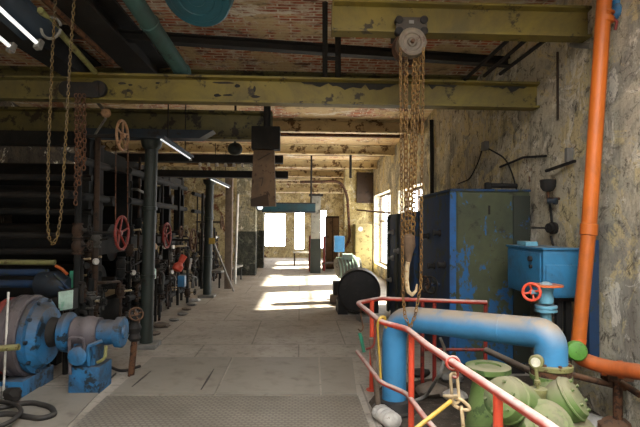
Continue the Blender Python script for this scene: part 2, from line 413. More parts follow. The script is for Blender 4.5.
# ================================================================== LIGHT
w = bpy.data.worlds.new('daylight'); bpy.context.scene.world = w; w.use_nodes = True
bg = w.node_tree.nodes['Background']; bg.inputs[0].default_value = (.97, .985, 1, 1); bg.inputs[1].default_value = 13
def portal(name, loc, rot, sx, sy):
    L = bpy.data.lights.new(name, 'AREA'); L.shape = 'RECTANGLE'; L.size = sx; L.size_y = sy; L.cycles.is_portal = True
    o = bpy.data.objects.new(name, L); C.objects.link(o); o.location = loc; o.rotation_euler = rot
for a, b, z0, z1 in FW: portal('window_daylight', ((a+b)/2, YF+.45, (z0+z1)/2), (-PI/2, 0, 0), b-a, z1-z0)
for a, b, z0, z1 in RW:
    portal('window_daylight', (XR+.45, (a+b)/2, (z0+z1)/2), (0, PI/2, 0), z1-z0, b-a)
portal('window_daylight', ((BW[0]+BW[1])/2, YB-.45, (BW[2]+BW[3])/2), (PI/2, 0, 0), BW[1]-BW[0], BW[3]-BW[2])
portal('unseen_skylight_portal', ((SKY[0]+SKY[1])/2, (SKY[2]+SKY[3])/2, ZC+.3), (0, 0, 0), SKY[1]-SKY[0], SKY[3]-SKY[2])
sun = bpy.data.lights.new('sun', 'SUN'); sun.energy = 62; sun.angle = .035; sun.color = (1, .92, .77)
so = bpy.data.objects.new('sun', sun); C.objects.link(so)
so.rotation_euler = V((-2.7, -.75, -1.85)).to_track_quat('-Z', 'Y').to_euler()

# ================================================================== RIGHT: overhead
t = thing('crane_beam', 'short yellow steel beam at top right carrying the chain hoist', 'beam', P(333, 33, 4.5))
a, b = P(333, 33, 4.5), P(592, 40.5, 4.5); z = (a.z+b.z)/2
part('beam_section', MB().ibeam((a.x, 4.5, z), (XR-.01, 4.5, z), .16, .285, .022), 'yellow_beam', t)
part('end_plate', MB().bb((a.x-.012, 4.42, z), (a.x, 4.58, z+.285)), 'yellow_beam', t)
zb1 = z
t = thing('crane_beam', 'long yellow steel beam spanning the whole hall, blotched with black', 'beam', P(300, 105, 5.5))
a, b = P(300, 105, 5.5), P(300, 79, 5.5); z = a.z; zb2 = z; hb2 = b.z-a.z
xs = P(70, 90, 5.5).x
part('beam_section', MB().ibeam((xs+.01, 5.5, z), (XR-.01, 5.5, z), .17, hb2, .024), 'yellow_beam', t)
part('beam_section', MB().ibeam((XL+.02, 5.5, z), (xs, 5.5, z), .15, hb2*.85, .022), 'olive_beam', t, 'left end in darker olive for the dim light there')  # low light at the left end is put into this darker colour
# smeared black marks on the long beam's web
for (x0, y0, x1, y1) in ((211, 81.5, 236, 84), (234, 84, 241, 87.5), (213, 93.5, 221, 97), (222, 94, 233, 96), (253, 86, 256, 92), (250, 95, 260, 98), (118, 82, 126, 84.5), (128, 84, 133, 86), (126, 89, 131, 92), (155, 82, 160, 84)):
    k = MB(); q = []
    c0 = P((x0+x1)/2, (y0+y1)/2, 5.485); hw = (x1-x0)/2*.011; hh = (y1-y0)/2*.011
    for i in range(10):
        an = 2*PI*i/10; rr = random.uniform(.75, 1.15); q.append(c0+V((math.cos(an)*hw*rr, 0, math.sin(an)*hh*rr)))
    part('black_smear', k.prism(q, (0, .006, 0)), 'black_steel', t)
for (x0, x1) in ((300, 398), (428, 458), (482, 528)):
    n = int((x1-x0)/4); topq = []; botq = []
    for i in range(n+1):
        x = x0+(x1-x0)*i/n; p = P(x, 84, 5.482); topq.append(V((p.x, 5.482, zb2+hb2-.03))); botq.append(V((p.x, 5.482, zb2+hb2-.03-(.015+random.uniform(0, .075) if 0 < i < n else .004))))
    k = MB(); k.ring_strip([[a_, b_, b_+V((0, .006, 0)), a_+V((0, .006, 0))] for a_, b_ in zip(topq, botq)])
    part('peeled_strip', k, 'black_steel', t)
# skewed dark ceiling rail
a, b = PZ(130, 41, 3.72), PZ(530, 68, 3.72); d = (b-a)/(b.x-a.x)
single('ceiling_rail', MB().ibeam(a+d*(-3.4-a.x), a+d*(XR-.01-a.x), .12, .11, .016), 'black_steel', 'thin dark steel rail crossing the brick ceiling between the two yellow beams', 'rail', a)
# hanger bracket at the near beam's free end
t = thing('beam_hanger', 'dark steel hanger strap at the free end of the short yellow beam', 'hanger', P(330, 40, 5.45))
for (xx, y0, ww) in ((325, 2, .05), (338, 34, .06)):
    p0, p1 = P(xx, 78, 5.45), P(xx, y0, 5.45 if y0 > 10 else 4.9)
    part('strap', MB().tube([p0, p1], ww*.55, 4), 'black_steel', t)
part('rung', MB().tube([P(324, 58, 5.44), P(339, 59, 5.44)], .022, 6), 'black_steel', t)
# bars running from the near beam to the long one
for (p, q, nm) in (((508, 40), (462, 82), 'leftmost'), ((528, 38), (484, 76), 'middle'), ((548, 38), (500, 74), 'rightmost')):
    aa, bb_ = P(p[0], p[1], 4.6), P(q[0], q[1], 5.48)
    single('ceiling_bar', MB().tube([aa, bb_], .02, 6), 'black_steel', nm+' of the three thin dark bars between the two yellow beams at right', 'bar', aa, 'bars between the yellow beams')

# ------------------------------------------------------------------ chain hoist
HY = 4.36
t = thing('chain_hoist', 'rusty chain hoist with round wheel hanging from the short yellow beam', 'hoist', P(411, 44, HY))
c = P(411, 44, HY)
a, b = P(396, 17, 4.37), P(427, 34, 4.37)
for yy in (4.36, 4.612): part('trolley_plate', MB().bb((a.x, yy, b.z), (b.x, yy+.025, a.z), .006), 'hoist_dark', t)
for xx in (399, 424):
    for yy in (20, 31):
        cc = P(xx, yy, 4.36); part('trolley_wheel', MB().lathe(cc-V((0, .02, 0)), (0, 1, 0), [(0, .02), (.005, .035), (.07, .035)], 14), 'black_steel', t)
part('name_plate', MB().bb(P(409, 20.3, 4.354), P(414, 23.5, 4.349)), 'grey_steel', t, 'small pale plate')
part('hoist_wheel', MB().lathe(c-V((0, .06, 0)), (0, 1, 0), [(0, .0), (0, .035), (.012, .045), (.012, .075), (.004, .082), (.004, .105), (0, .110), (-.004, .122), (.01, .128), (.09, .128), (.1, .12), (.1, 0)], 36), 'hoist_wheel', t, 'round grooved chain wheel')
part('hub_bolt', MB().lathe(c-V((0, .085, 0)), (0, 1, 0), [(0, .018), (.03, .02)], 6), 'rust', t)
part('hoist_housing', MB().lathe(c+V((0, .03, 0)), (0, 1, 0), [(0, .14), (.1, .15), (.16, .10)], 20), 'rust', t)
strands = [(400.5, 403, 318, 0), (405.5, 407, 265, 1), (414, 411, 262, 1), (419, 416.5, 326, 0), (424, 424, 296, 1)]
bt = P(409, 331, 4.33)
def strand(x0, x1, y1, Y=4.34, y0=48): return [P(x0, y0, Y), P((x0+x1)/2-.4, (y0+y1)/2, Y), P(x1, y1, Y)]
part('hand_chain', MB().chain(strand(400.5, 403, 296, 4.24)+[P(405, 316, 4.16), P(410, 327, 4.14), P(415, 316, 4.14), P(417.5, 303, 4.16)]+list(reversed(strand(423.5, 421, 285, 4.24))), .034, .022, .0045), 'chain_rust', t, 'long hand chain loop')
part('load_chain', MB().chain(strand(406, 406.5, 236, 4.36), .042, .036, .0075), 'chain_rust', t, 'heavy load chain')
part('load_chain', MB().chain(strand(415, 409.5, 240, 4.38), .042, .036, .0075), 'chain_rust', t, 'heavy load chain')
part('load_chain', MB().chain(strand(419.5, 413, 236, 4.40), .042, .034, .007), 'chain_rust', t, 'heavy load chain')
hk = P(408.5, 244, 4.36)
hb = part('hook_block', MB().lathe(P(408.5, 234, 4.36), P(408.5, 262, 4.36)-P(408.5, 234, 4.36), [(0, .03), (.02, .055), (.10, .062), (.17, .04), (.245, .022)], 16), 'brown_board', t, 'brown hook block')
hp = [P(x, y, 4.36) for x, y in ((408.5, 258), (407, 268), (406.5, 280), (408, 291), (412, 295), (416, 291), (417, 284))]
part('hook', MB().tube(hp, .02, 8, rr=[.02, .021, .02, .019, .018, .014, .006]), 'beige_metal', hb, 'long pale hook')

# ------------------------------------------------------------------ orange pipe
OY = 4.05
t = thing('drain_pipe', 'orange plastic pipe running down the right wall and turning right above the rubble', 'pipe', P(600, 200, OY))
top, bot = P(607, -40, OY), P(578, 346, OY)
mid = P(588.5, 233, OY); up = (top-bot).normalized()
part('pipe_run', MB().tube([top, mid], .060, 20), 'orange', t)
part('pipe_run', MB().tube([mid, bot], .057, 20), 'orange', t)
def band(c, r0_, h, nm='pipe_collar', mt='orange'): part(nm, MB().lathe(c-up*h/2, up, [(0, r0_-.008), (.006, r0_), (h-.006, r0_), (h, r0_-.008)], 24), mt, t)
band(mid+up*.03, .068, .10); band(P(605.5, 13, OY), .069, .02); band(P(605, 20, OY), .068, .05)
elb = bend([P(579, 338, OY), P(576, 357, OY), P(604, 367, 3.86), P(640, 372, 3.55), P(700, 384, 3.1)], .12, 8)
part('pipe_bend', MB().tube(elb, .058, 20), 'orange_dirty', t)
e1, e2 = elb[-3], elb[-1]
for (x, y, Y) in ((603, 367, 3.87), (620, 369.2, 3.73)):
    cc = P(x, y, Y); part('pipe_collar', MB().lathe(cc-V((.02, 0, 0)), (1, -.35, 0), [(0, .058), (.004, .066), (.036, .066), (.04, .058)], 24), 'orange_dirty', t)
gc = P(577, 350, 3.93)
part('valve_cap', MB().lathe(gc+V((-.02, -.03, .0)), (-.25, -1, .15), [(-.06, .05), (-.05, .078), (.01, .08), (.028, .07), (.035, .04), (.036, 0)], 24), 'valve_green', t, 'round green cap')
# blue bundle by the pipe top
t2 = thing('rag_bundle', 'crumpled blue plastic bundle tied to the wall behind the orange pipe top', 'bundle', P(618, 10, 4.1))
for i in range(5):
    cc = P(618+random.uniform(-3.5, 3.5), 6+i*3-5, 4.08+random.uniform(-.03, .03))
    part('fold', MB().ball(cc, .045, 10, (1, 1, 1.3)), 'blue', t2)
part('tie', MB().tube([P(612, 17, 4.02), P(617, 22, 4.02), P(615, 30, 4.04)], .012, 6), 'dark_red', t2)
# rusty post holding the horizontal orange run
single('pipe_support', MB().cyl(V((P(616, 377, 3.92).x, 3.9, 0)), V((P(616, 377, 3.92).x, 3.9, P(616, 377, 3.9).z)), .035, 12).bb(P(608, 375, 3.86), P(626, 378, 3.96)), 'rust', 'rusty steel post propping the horizontal orange pipe', 'post', V((P(616, 377, 3.92).x, 3.9, 0)))

# ------------------------------------------------------------------ blue tanks
TX, TYn, TYf = 1.70, 5.55, 7.05
zt = P(450, 190.5, TYn).z
t = thing('tank_cabinet', 'large square steel tank with green-black flaking paint over blue, nearest the rail', 'tank', (2.1, 5.9, 0))
part('tank_body', MB().bb((TX, TYn, .12), (XR-.06, TYf, zt), .03), 'tank', t)
part('side_plate', MB().bb((TX-.012, TYn+.05, .14), (TX, TYf-.03, zt-.04), .004), 'tank_blue', t, 'blue side plate')
fx = P(511, 200, TYn).x
part('corner_strip', MB().bb((TX-.02, TYn-.012, .12), (TX+.05, TYn+.02, zt+.005), .004), 'tank_edge', t, 'brighter blue corner angle')
part('front_plate', MB().bb((TX+.07, TYn-.014, .14), (fx, TYn, zt-.02), .004), 'tank', t)
part('front_plate', MB().bb((fx+.02, TYn-.02, .14), (XR-.07, TYn, zt-.05), .004), 'tank_dark', t, 'dark right front plate')
part('top_rim', MB().bb((TX-.02, TYn-.02, zt-.005), (XR-.06, TYn+.05, zt+.02), .004).bb((TX-.02, TYn-.02, zt-.005), (TX+.05, TYf, zt+.02), .004), 'tank_blue', t)
part('plinth', MB().bb((TX+.05, TYn+.05, 0), (XR-.1, TYf-.05, .13)), 'black_steel', t)
def stub(x, y, Y, r, ln, mt='black_steel'):
    cc = P(x, y, Y); cc.x = TX-.01
    return MB().lathe(cc, (-1, 0, 0), [(0, r*1.5), (.02, r*1.5), (.02, r), (ln, r), (ln, r*1.3), (ln+.02, r*1.3)], 14)
for (x, y, Y) in ((440, 233, 5.95), (432, 266, 6.2), (446, 265, 5.75), (425, 236, 6.5)):
    part('pipe_stub', stub(x, y, Y, .028, .07), 'black_steel', t)
cw = P(437, 285, 5.95); cw.x = TX-.13
wv = part('handwheel', MB().wheel(cw, (-1, -.75, 0), .10, .012, 5, .025), 'black_steel', t, 'black handwheel')
part('valve_stem', MB().cyl(cw, cw+V((.13, .02, 0)), .02, 10), 'tank_blue', wv)
cw = P(426, 284, 6.35); cw.x = TX-.10
wv = part('handwheel', MB().wheel(cw, (-1, -.3, 0), .10, .012, 5, .025), 'rust', t, 'rusty handwheel')
part('valve_stem', MB().cyl(cw, cw+V((.1, .0, 0)), .02, 10), 'tank_blue', wv)
cc = V((TX+.42, TYn-.02, P(478, 210, TYn).z)); part('lifting_lug', MB().bb(cc-V((.01, .012, .05)), cc+V((.01, 0, .05))), 'black_steel', t)
# farther, lower, blue tank
zt2 = P(398, 212, 8.0).z
t = thing('tank_cabinet', 'lower dark blue steel tank behind the large one, beside the black drum', 'tank', (2.1, 8.3, 0))
part('tank_body', MB().bb((TX-.06, 7.2, .1), (XR-.06, 9.4, zt2), .12), 'tank_blue', t)
part('front_plate', MB().bb((TX-.075, 7.5, .2), (TX-.06, 8.1, zt2-.15), .004), 'tank_dark', t)
part('end_rib', MB().bb((TX-.085, 8.25, .1), (TX-.05, 8.4, zt2-.02), .004), 'tank_dark', t)
part('end_rib', MB().bb((TX-.085, 9.1, .1), (TX-.05, 9.25, zt2-.05), .004), 'tank_dark', t)
for (yy, zz) in ((8.7, 1.55), (8.7, 1.1), (8.9, .7), (8.2, 1.25)):
    part('fitting', MB().lathe((TX-.06, yy, zz), (-1, 0, 0), [(0, .05), (.03, .05), (.03, .03), (.09, .03)], 10), 'grey_steel', t)
part('plinth', MB().bb((TX, 7.3, 0), (XR-.1, 9.3, .11)), 'black_steel', t)

# ------------------------------------------------------------------ wall box and its valve
BX = 2.13
z0, z1 = P(551, 298, 4.3).z, P(551, 250, 4.3).z
t = thing('control_box', 'bright blue steel wall box beside the orange pipe', 'box', (2.4, 4.5, z0))
part('box_shell', MB().bb((BX, 4.3, z0), (2.47, 5.05, z1), .012), 'box_blue', t)
part('side_door', MB().bb((BX-.012, 4.34, z0+.03), (BX, 5.02, z1-.03), .004), 'box_blue', t)
part('front_door', MB().bb((BX+.02, 4.288, z0+.02), (2.46, 4.3, z1-.13), .004), 'box_blue', t)
part('lid', MB().bb((BX-.015, 4.28, z1), (2.48, 5.06, z1+.018), .004), 'box_blue', t)
part('knob', MB().cyl((BX-.012, 4.5, z1-.09), (BX-.04, 4.5, z1-.09), .025, 12), 'black_steel', t)
part('knob', MB().cyl((BX-.012, 4.5, z1-.16), (BX-.03, 4.5, z1-.16), .018, 12), 'black_steel', t)
part('top_block', MB().bb((BX+.05, 4.75, z1+.018), (BX+.17, 4.95, z1+.06), .006), 'light_blue', t)
for yy in (4.42, 4.92): part('bracket', MB().bb((BX+.1, yy, z0-.05), (XR-.005, yy+.05, z0)), 'black_steel', t)
# dark legs under it and the blue plate on the wall behind the orange pipe
for i, xx in enumerate((558, 567)):
    p = P(xx, 299, 4.45); single('box_leg', MB().bb((p.x-.025, 4.42, 0), (p.x+.025, 4.47, z0-.051)), 'black_steel', ('left' if i == 0 else 'right')+' dark steel leg under the bright blue wall box', 'leg', (p.x, 4.45, 0))
a, b = P(588, 300, 4.3), P(598, 300, 4.3)
single('wall_plate', MB().bb((a.x, 4.28, P(590, 362, 4.3).z), (b.x, 4.34, P(590, 240, 4.3).z), .006), 'tank_blue', 'narrow upright dark blue plate behind the orange pipe', 'plate', (a.x, 4.3, .5))
# valve with red wheel
VY = 3.95
t = thing('gate_valve', 'light blue gate valve with red handwheel in front of the blue box', 'valve', P(546, 330, VY))
def vz(y): return P(546, y, VY)
ax = vz(300)
part('valve_body', MB().lathe(vz(303), (0, 0, 1), [(0, .055), (.03, .06), (.08, .05), (.13, .065), (.16, .04), (.17, .02)], 20), 'light_blue', t)
part('flange', MB().lathe(vz(311.5), (0, 0, 1), [(0, .085), (.018, .085), (.018, .075), (.03, .075), (.03, .085), (.05, .085)], 24), 'light_blue', t)
part('lower_pipe', MB().cyl(V((ax.x, ax.y, .35)), vz(311), .042, 16), 'light_blue', t)
part('cap_plate', MB().lathe(vz(286), (0, 0, 1), [(0, .02), (.0, .13), (.012, .13), (.014, .02)], 28), 'orange_dirty', t, 'flat rusty orange disc')
wc = P(531.5, 292, VY-.06); part('handwheel', MB().wheel(wc, (-.65, -.75, .1), .066, .011, 4, .02), 'red_post', t, 'red handwheel')
part('valve_stem', MB().tube([wc, P(544, 293, VY)], .018, 10), 'light_blue', t)

# ------------------------------------------------------------------ fittings on the right wall
def wp(x, y, off=0.0): return PX(x, y, XR-off)
t = thing('wall_lamp', 'dark cup-shaped wall lamp above a small pipe tap', 'lamp', wp(548, 192))
c = wp(548, 185, .12)
part('lamp_shade', MB().lathe(c+V((0, 0, -.07)), (0, 0, 1), [(0, .02), (.01, .05), (.05, .075), (.12, .078), (.125, .07)], 18), 'black_steel', t)
part('lamp_bracket', MB().tube([c+V((0, 0, -.06)), c+V((0, 0, -.14)), c+V((.12, 0, -.14))], .014, 8), 'rust', t)
part('lamp_nozzle', MB().lathe(c+V((.0, 0, -.16)), (.6, -.7, -.1), [(0, .03), (.06, .02), (.06, .035), (.09, .035)], 12), 'dark_blue', t)
t = thing('wall_switch', 'black rotary switch with cable on the wall above the blue box', 'switch', wp(550, 228))
c = wp(550, 228, .06)
part('switch_body', MB().lathe(c+V((.06, 0, 0)), (-1, -.2, 0), [(0, .06), (.05, .065), (.05, .05), (.09, .05), (.09, .03), (.11, .03)], 18), 'black_steel', t)
part('switch_lever', MB().tube([c+V((-.05, -.02, 0)), c+V((-.17, .06, .0))], .012, 6), 'black_steel', t)
part('cable', MB().tube(bend([c+V((.02, 0, .06)), wp(550, 205, .02), wp(549, 203, .02)], .02), .012, 6).tube(bend([wp(551, 236, .03), wp(554, 250, .03), wp(553, 252, .03)], .03), .012, 6), 'black_steel', t)
t = thing('junction_box', 'small grey junction box with drooping cables high on the right wall', 'junction box', wp(485, 146))
c = wp(485, 146, .04); part('box_shell', MB().box(c, (.07, .14, .12), None, .01), 'grey_steel', t)
part('cable', MB().tube(bend([wp(482, 150, .04), wp(478, 163, .04), wp(470, 179, .05), wp(458, 184, .05)], .15), .010, 6), 'black_steel', t)
part('cable', MB().tube(bend([wp(489, 149, .04), wp(505, 158, .04), wp(512, 172, .04), wp(518, 195, .04)], .2), .010, 6), 'black_steel', t)
single('wall_rod', MB().tube([wp(500, 167, .03), wp(523, 157.5, .04), wp(546, 156, .03)], .014, 6), 'black_steel', 'bent thin dark rod on the wall right of the junction box', 'rod', wp(523, 160))
single('wall_rod', MB().tube([wp(546, 171, .1), wp(575, 161, .03)], .017, 6), 'black_steel', 'straight dark rod sticking out of the wall above the cup lamp', 'rod', wp(560, 166))
single('wall_bracket', MB().box(wp(569, 155, .04), (.07, .05, .14), None, .012), 'grey_steel', 'small grey bracket on the wall above the straight rod', 'bracket', wp(569, 155))
single('conduit', MB().tube([wp(431.5, 120, .05), wp(432, 158, .05), wp(432, 205, .05)], .04, 10), 'black_steel', 'black vertical conduit on the right wall behind the tank', 'pipe', wp(431, 160))
single('conduit', MB().tube([wp(557.5, 52, .02), wp(557.8, 120, .02)], .012, 6), 'dark_wood', 'thin dark conduit running down the upper right wall', 'pipe', wp(558, 80))
single('wall_bolt', MB().cyl(wp(572, 45, -.02), P(592, 46, 4.42), .028, 10), 'grey_steel', 'stubby grey bolt under the wall end of the short yellow beam', 'bolt', wp(575, 45))
single('tank_fitting', MB().lathe(V((2.25, 5.9, zt+.02)), (0, 0, 1), [(0, .07), (.03, .07), (.03, .045), (.10, .045), (.11, .02)], 14).tube([V((2.25, 5.9, zt+.09)), V((2.6, 5.9, zt+.09))], .03, 8), 'black_steel', 'black pipe fitting on top of the large tank', 'fitting', (2.25, 5.9, zt+.02))

# ------------------------------------------------------------------ red guard railing
RZ, MZ = .90, .43
def rz(x, y, z): return PZ(x, y, z)
path_top = [(550+45, 462), (550, 427), (428, 346), (407, 329), (381, 322), (357.5, 303), (380, 298.5), (405, 299.5), (487, 302.5)]
tops = [rz(x, y, RZ) for x, y in path_top]
t = thing('guard_railing', 'red pipe guard railing around the green pump', 'railing', (tops[2].x, tops[2].y, 0))
part('top_rail', MB().tube(bend(tops, .07, 5), .022, 14), 'red', t)
mids = [V((p.x, p.y, MZ)) for p in tops[:6]]
part('middle_rail', MB().tube(bend(mids, .07, 5), .018, 12), 'red', t)
b0, b1 = rz(425, 302, RZ), tops[-1]
part('middle_rail', MB().tube([V((b0.x, b0.y, MZ)), V((b1.x, b1.y, MZ))], .016, 10), 'dark_red', t)
def post(x, y, r=.022, mt='red_post', z=RZ):
    p = rz(x, y, z); q = MB().cyl((p.x, p.y, .01), (p.x, p.y, z), r, 14); q.cyl((p.x, p.y, 0), (p.x, p.y, .012), r*2.4, 16); part('post', q, mt, t)
post(411.5, 332, .021); post(498, 392.5, .022); post(372, 300.5, .022)
for x, y in ((422.5, 300), (434.5, 300.3), (485.5, 302)): post(x, y, .02, 'dark_red')
post(560, 434, .022)
# bits tied to the railing
cy_ = rz(381, 321, RZ)
single('cord_loop', MB().tube(bend([cy_+V((-.03, -.02, -.04)), cy_+V((-.02, -.03, .03)), cy_+V((.03, 0, .04)), cy_+V((.045, .03, -.06))], .03), .011, 8).tube([cy_+V((-.03, -.02, -.04)), P(381, 382, cy_.y)], .009, 8), 'brass_yellow', 'pale yellow cord looped over the railing corner', 'cord', cy_)
single('cord', MB().tube(bend([rz(376, 318, RZ)+V((0, -.025, 0)), P(375, 335, 4.05), P(374, 347, 4.05), P(366, 349, 4.1)], .04), .009, 8), 'dark_red', 'thin pink wire hanging inside the railing corner', 'wire', rz(376, 318, RZ))
ww = rz(360, 305.5, RZ)
single('wire_hook', MB().tube(bend([ww+V((0, -.02, .02)), P(361, 316, 4.72), P(363.5, 328, 4.70), P(361, 332, 4.70), P(358, 329, 4.70)], .03), .008, 6), 'rust', 'thin rusty wire hook hanging at the far railing corner', 'hook', ww)
single('strap', MB().tube(bend([P(359.5, 333, 4.69), P(361, 338, 4.68), P(364, 352, 4.68)], .03), .018, 6), 'green_panel', 'short green strap hanging from the wire hook', 'strap', P(361, 340, 4.69))
# stake and white lump
st0 = PZ(379, 418, .0)
single('stake', MB().tube([P(371.5, 338, 4.25), PZ(379.5, 418, .0)], .024, 8), 'wood', 'grey wooden stake leaning at the railing corner', 'stake', PZ(379.5, 418, 0))
lum = PZ(389, 427, 0); k = MB()
for i in range(4): k.ball(V((lum.x-.02*i+.02, lum.y+.06*i-.02, .06)), .07, 12, (1.2, .8, 1.0))
single('plaster_lump', k, 'white_lump', 'lumpy white plaster block on the floor by the stake', 'block', (lum.x, lum.y, 0))
# big chain on the near rail
CY = rz(453, 362, RZ)
t = thing('rail_chain', 'large-link beige chain hooked over the red rail', 'chain', CY)
dY = CY.y
part('hook_ring', MB().torus(CY+V((0, 0, -.006)), (.15, 1, -.1), .034, .008, 20, 8), 'red', t, 'red painted ring')
part('hook', MB().tube(bend([CY+V((.015, 0, -.03)), P(458, 372, dY), P(457, 378, dY), P(451, 376, dY)], .02), .008, 8), 'red', t)
def link_(p0, p1, wd, r, ang):
    p0, p1 = V(p0), V(p1); d = (p1-p0); L = d.length; d.normalize(); q = V((math.cos(ang), math.sin(ang), 0)); o = []; cc = (p0+p1)/2; hl = L/2-wd/2
    for k in range(9): x = -PI/2+PI*k/8; o.append(cc+d*(hl+math.cos(x)*wd/2)+q*math.sin(x)*wd/2)
    for k in range(9): x = PI/2+PI*k/8; o.append(cc+d*(-hl+math.cos(x)*wd/2)+q*math.sin(x)*wd/2)
    return MB().tube(o, r, 10, closed=True)
part('chain_link', link_(P(453.5, 373, dY), P(456, 403, dY), .045, .009, .3), 'beige_metal', t)
part('chain_link', link_(P(452.5, 397, dY), P(466, 410, dY), .075, .010, -.1), 'beige_metal', t)
part('chain_link', link_(P(461.5, 407, dY), P(464, 436, dY), .045, .009, 1.2), 'beige_metal', t)
part('chain_link', link_(P(463, 432, dY), P(464, 458, dY), .06, .009, .1), 'beige_metal', t)
part('shackle', MB().torus(P(450.5, 396, dY), (0, .3, 1), .034, .009, 20, 8), 'beige_metal', t)
single('yellow_rod', MB().tube([P(451, 401, dY-.03), P(414, 430, dY-.12), P(396, 445, dY-.16)], .012, 10), 'brass_yellow', 'thin yellow rod slanting down left from the beige chain', 'rod', P(430, 418, dY-.1))

# ------------------------------------------------------------------ blue pipe
BYa, BYb = 4.5, 3.42
t = thing('water_pipe', 'thick blue pipe rising from the floor and bending over to the green pump', 'pipe', (P(394, 390, BYa).x, BYa, 0))
r_ = .108
base = P(394, 395, BYa); A = V((base.x, BYa, .0)); B = P(400, 322, BYa); B.x = A.x; B.z = P(430, 317.5, BYa).z
fl = P(551, 366, BYb); D = V((fl.x, BYb, fl.z)); Cc = V((fl.x, BYb, P(530, 334, BYb).z))
q = bend([A, B, B+(Cc-B)*.5], .22, 12)[:-1]+bend([B+(Cc-B)*.5, Cc, D], .34, 14)[1:]
part('pipe_run', MB().tube(q, r_, 28), 'pipe_blue', t)
part('flange', MB().lathe(D+V((0, 0, -.02)), (0, 0, 1), [(0, .13), (.008, .14), (.035, .14), (.04, .13), (.04, .11)], 32), 'olive', t, 'dusty olive flange')
part('gasket_ring', MB().lathe(D+V((0, 0, -.055)), (0, 0, 1), [(0, .135), (.034, .135)], 32), 'rust', t)
for i in range(8):
    an = 2*PI*i/8; part('bolt', MB().cyl(D+V((math.cos(an)*.124, math.sin(an)*.124, .015)), D+V((math.cos(an)*.124, math.sin(an)*.124, .032)), .012, 6), 'rust', t)
part('floor_collar', MB().lathe(A, (0, 0, 1), [(0, .2), (.02, .2), (.03, .17), (.10, .15), (.11, .11)], 28), 'rubber', t, 'dark collar at the floor')
w_ = (Cc-B).normalized(); sc_ = B+w_*1.05
part('weld_band', MB().lathe(sc_-w_*.006, w_, [(0, .1085), (.004, .111), (.012, .1085)], 28), 'pipe_blue', t)

# ------------------------------------------------------------------ green pump
GY = 3.15
gx = P(540, 395, GY).x
t = thing('centrifugal_pump', 'big dusty green centrifugal pump behind the red railing', 'pump', (gx, GY, 0))
ctr = V((gx+.02, GY-.02, .30))
part('pump_casing', MB().ball(ctr, .34, 28, (1.0, .85, .72)), 'pump_green', t)
# discharge neck under the blue pipe flange
part('discharge_neck', MB().tube(bend([D+V((0, 0, -.06)), D+V((-.02, -.08, -.22)), ctr+V((0, .05, .05))], .15, 6), .12, 24), 'pump_green', t)
part('neck_flange', MB().lathe(D+V((0, 0, -.095)), (0, 0, 1), [(0, .13), (.01, .138), (.038, .138)], 32), 'pump_green', t)
# two bearing lobes
for s_, p, q_ in ((-1, P(538, 412, 3.1), P(501, 397, 2.9)), (1, P(545, 410, 3.1), P(577, 396, 3.0))):
    dd = (q_-p); L = dd.length; dn = dd.normalized()
    lb = part('casing_lobe', MB().lathe(p, dn, [(0, .10), (L*.3, .115), (L*.62, .132), (L*.9, .13), (L*1.0, .118), (L*1.04, .09), (L*1.05, .0)], 28), 'pump_green', t)
    for i in range(6):
        an = 2*PI*i/6+.4; _, u_, v_ = frame(dn); cc = p+dn*L*1.03+(u_*math.cos(an)+v_*math.sin(an))*.09
        part('bolt', MB().cyl(cc, cc+dn*.018, .010, 6), 'pump_green', lb)
    part('lobe_rim', MB().torus(p+dn*L*.82, dn, .13, .010, 32, 8), 'pump_green', lb)
# suction pipe to the left with an upright flange
sf = P(488, 363, 3.5); sf0 = V((sf.x, 3.5, sf.z))
sp = part('suction_pipe', MB().lathe(V((sf0.x, sf0.y, .02)), (0, 0, 1), [(0, .17), (.2, .16), (sf0.z*.6, .13), (sf0.z-.14, .105), (sf0.z-.06, .12), (sf0.z-.05, .15)], 28), 'pump_green', t)
part('suction_flange', MB().lathe(sf0+V((0, 0, -.06)), (0, 0, 1), [(0, .145), (.006, .155), (.04, .155), (.045, .145), (.045, .09), (.01, .085), (.01, 0)], 32), 'pump_green', sp)
for x0 in (-.35, .25):
    part('pump_foot', MB().bb((gx+x0, GY-.22, 0), (gx+x0+.12, GY+.22, .16), .01), 'pump_green', t)
sc0 = P(549, 423, 2.82); part('shaft_cover', MB().lathe(sc0, V((0.0, -.75, .66)), [(-.22, .15), (-.02, .15), (0, .14), (.01, .11), (.025, .10), (.03, .03), (.06, .03), (.06, 0)], 28), 'pump_green', t)
# vent nipple and gauge
nb = P(538, 392, 3.0)
part('nipple', MB().lathe(nb, (0, 0, 1), [(-.08, .045), (.0, .045), (.0, .052), (.022, .052), (.022, .03)], 18), 'olive', t)
g0, g1 = P(538, 390, 3.0), P(536, 368, 3.0)
g = part('gauge_stem', MB().tube([g0, g1], .011, 10).lathe(g0, g1-g0, [(.03, .011), (.035, .018), (.06, .018), (.065, .011)], 10), 'olive', t)
gc = P(536, 362, 3.0); gd = V((-.62, -.78, .05)).normalized()
part('gauge_case', MB().lathe(gc-gd*.05, gd, [(0, .03), (.01, .04), (.055, .042), (.06, .038), (.06, 0)], 24), 'olive', g)
part('gauge_dial', MB().lathe(gc+gd*.0105, gd, [(0, .028), (.003, .028), (.003, 0)], 24), 'glass_dial', g, 'pale dial face')
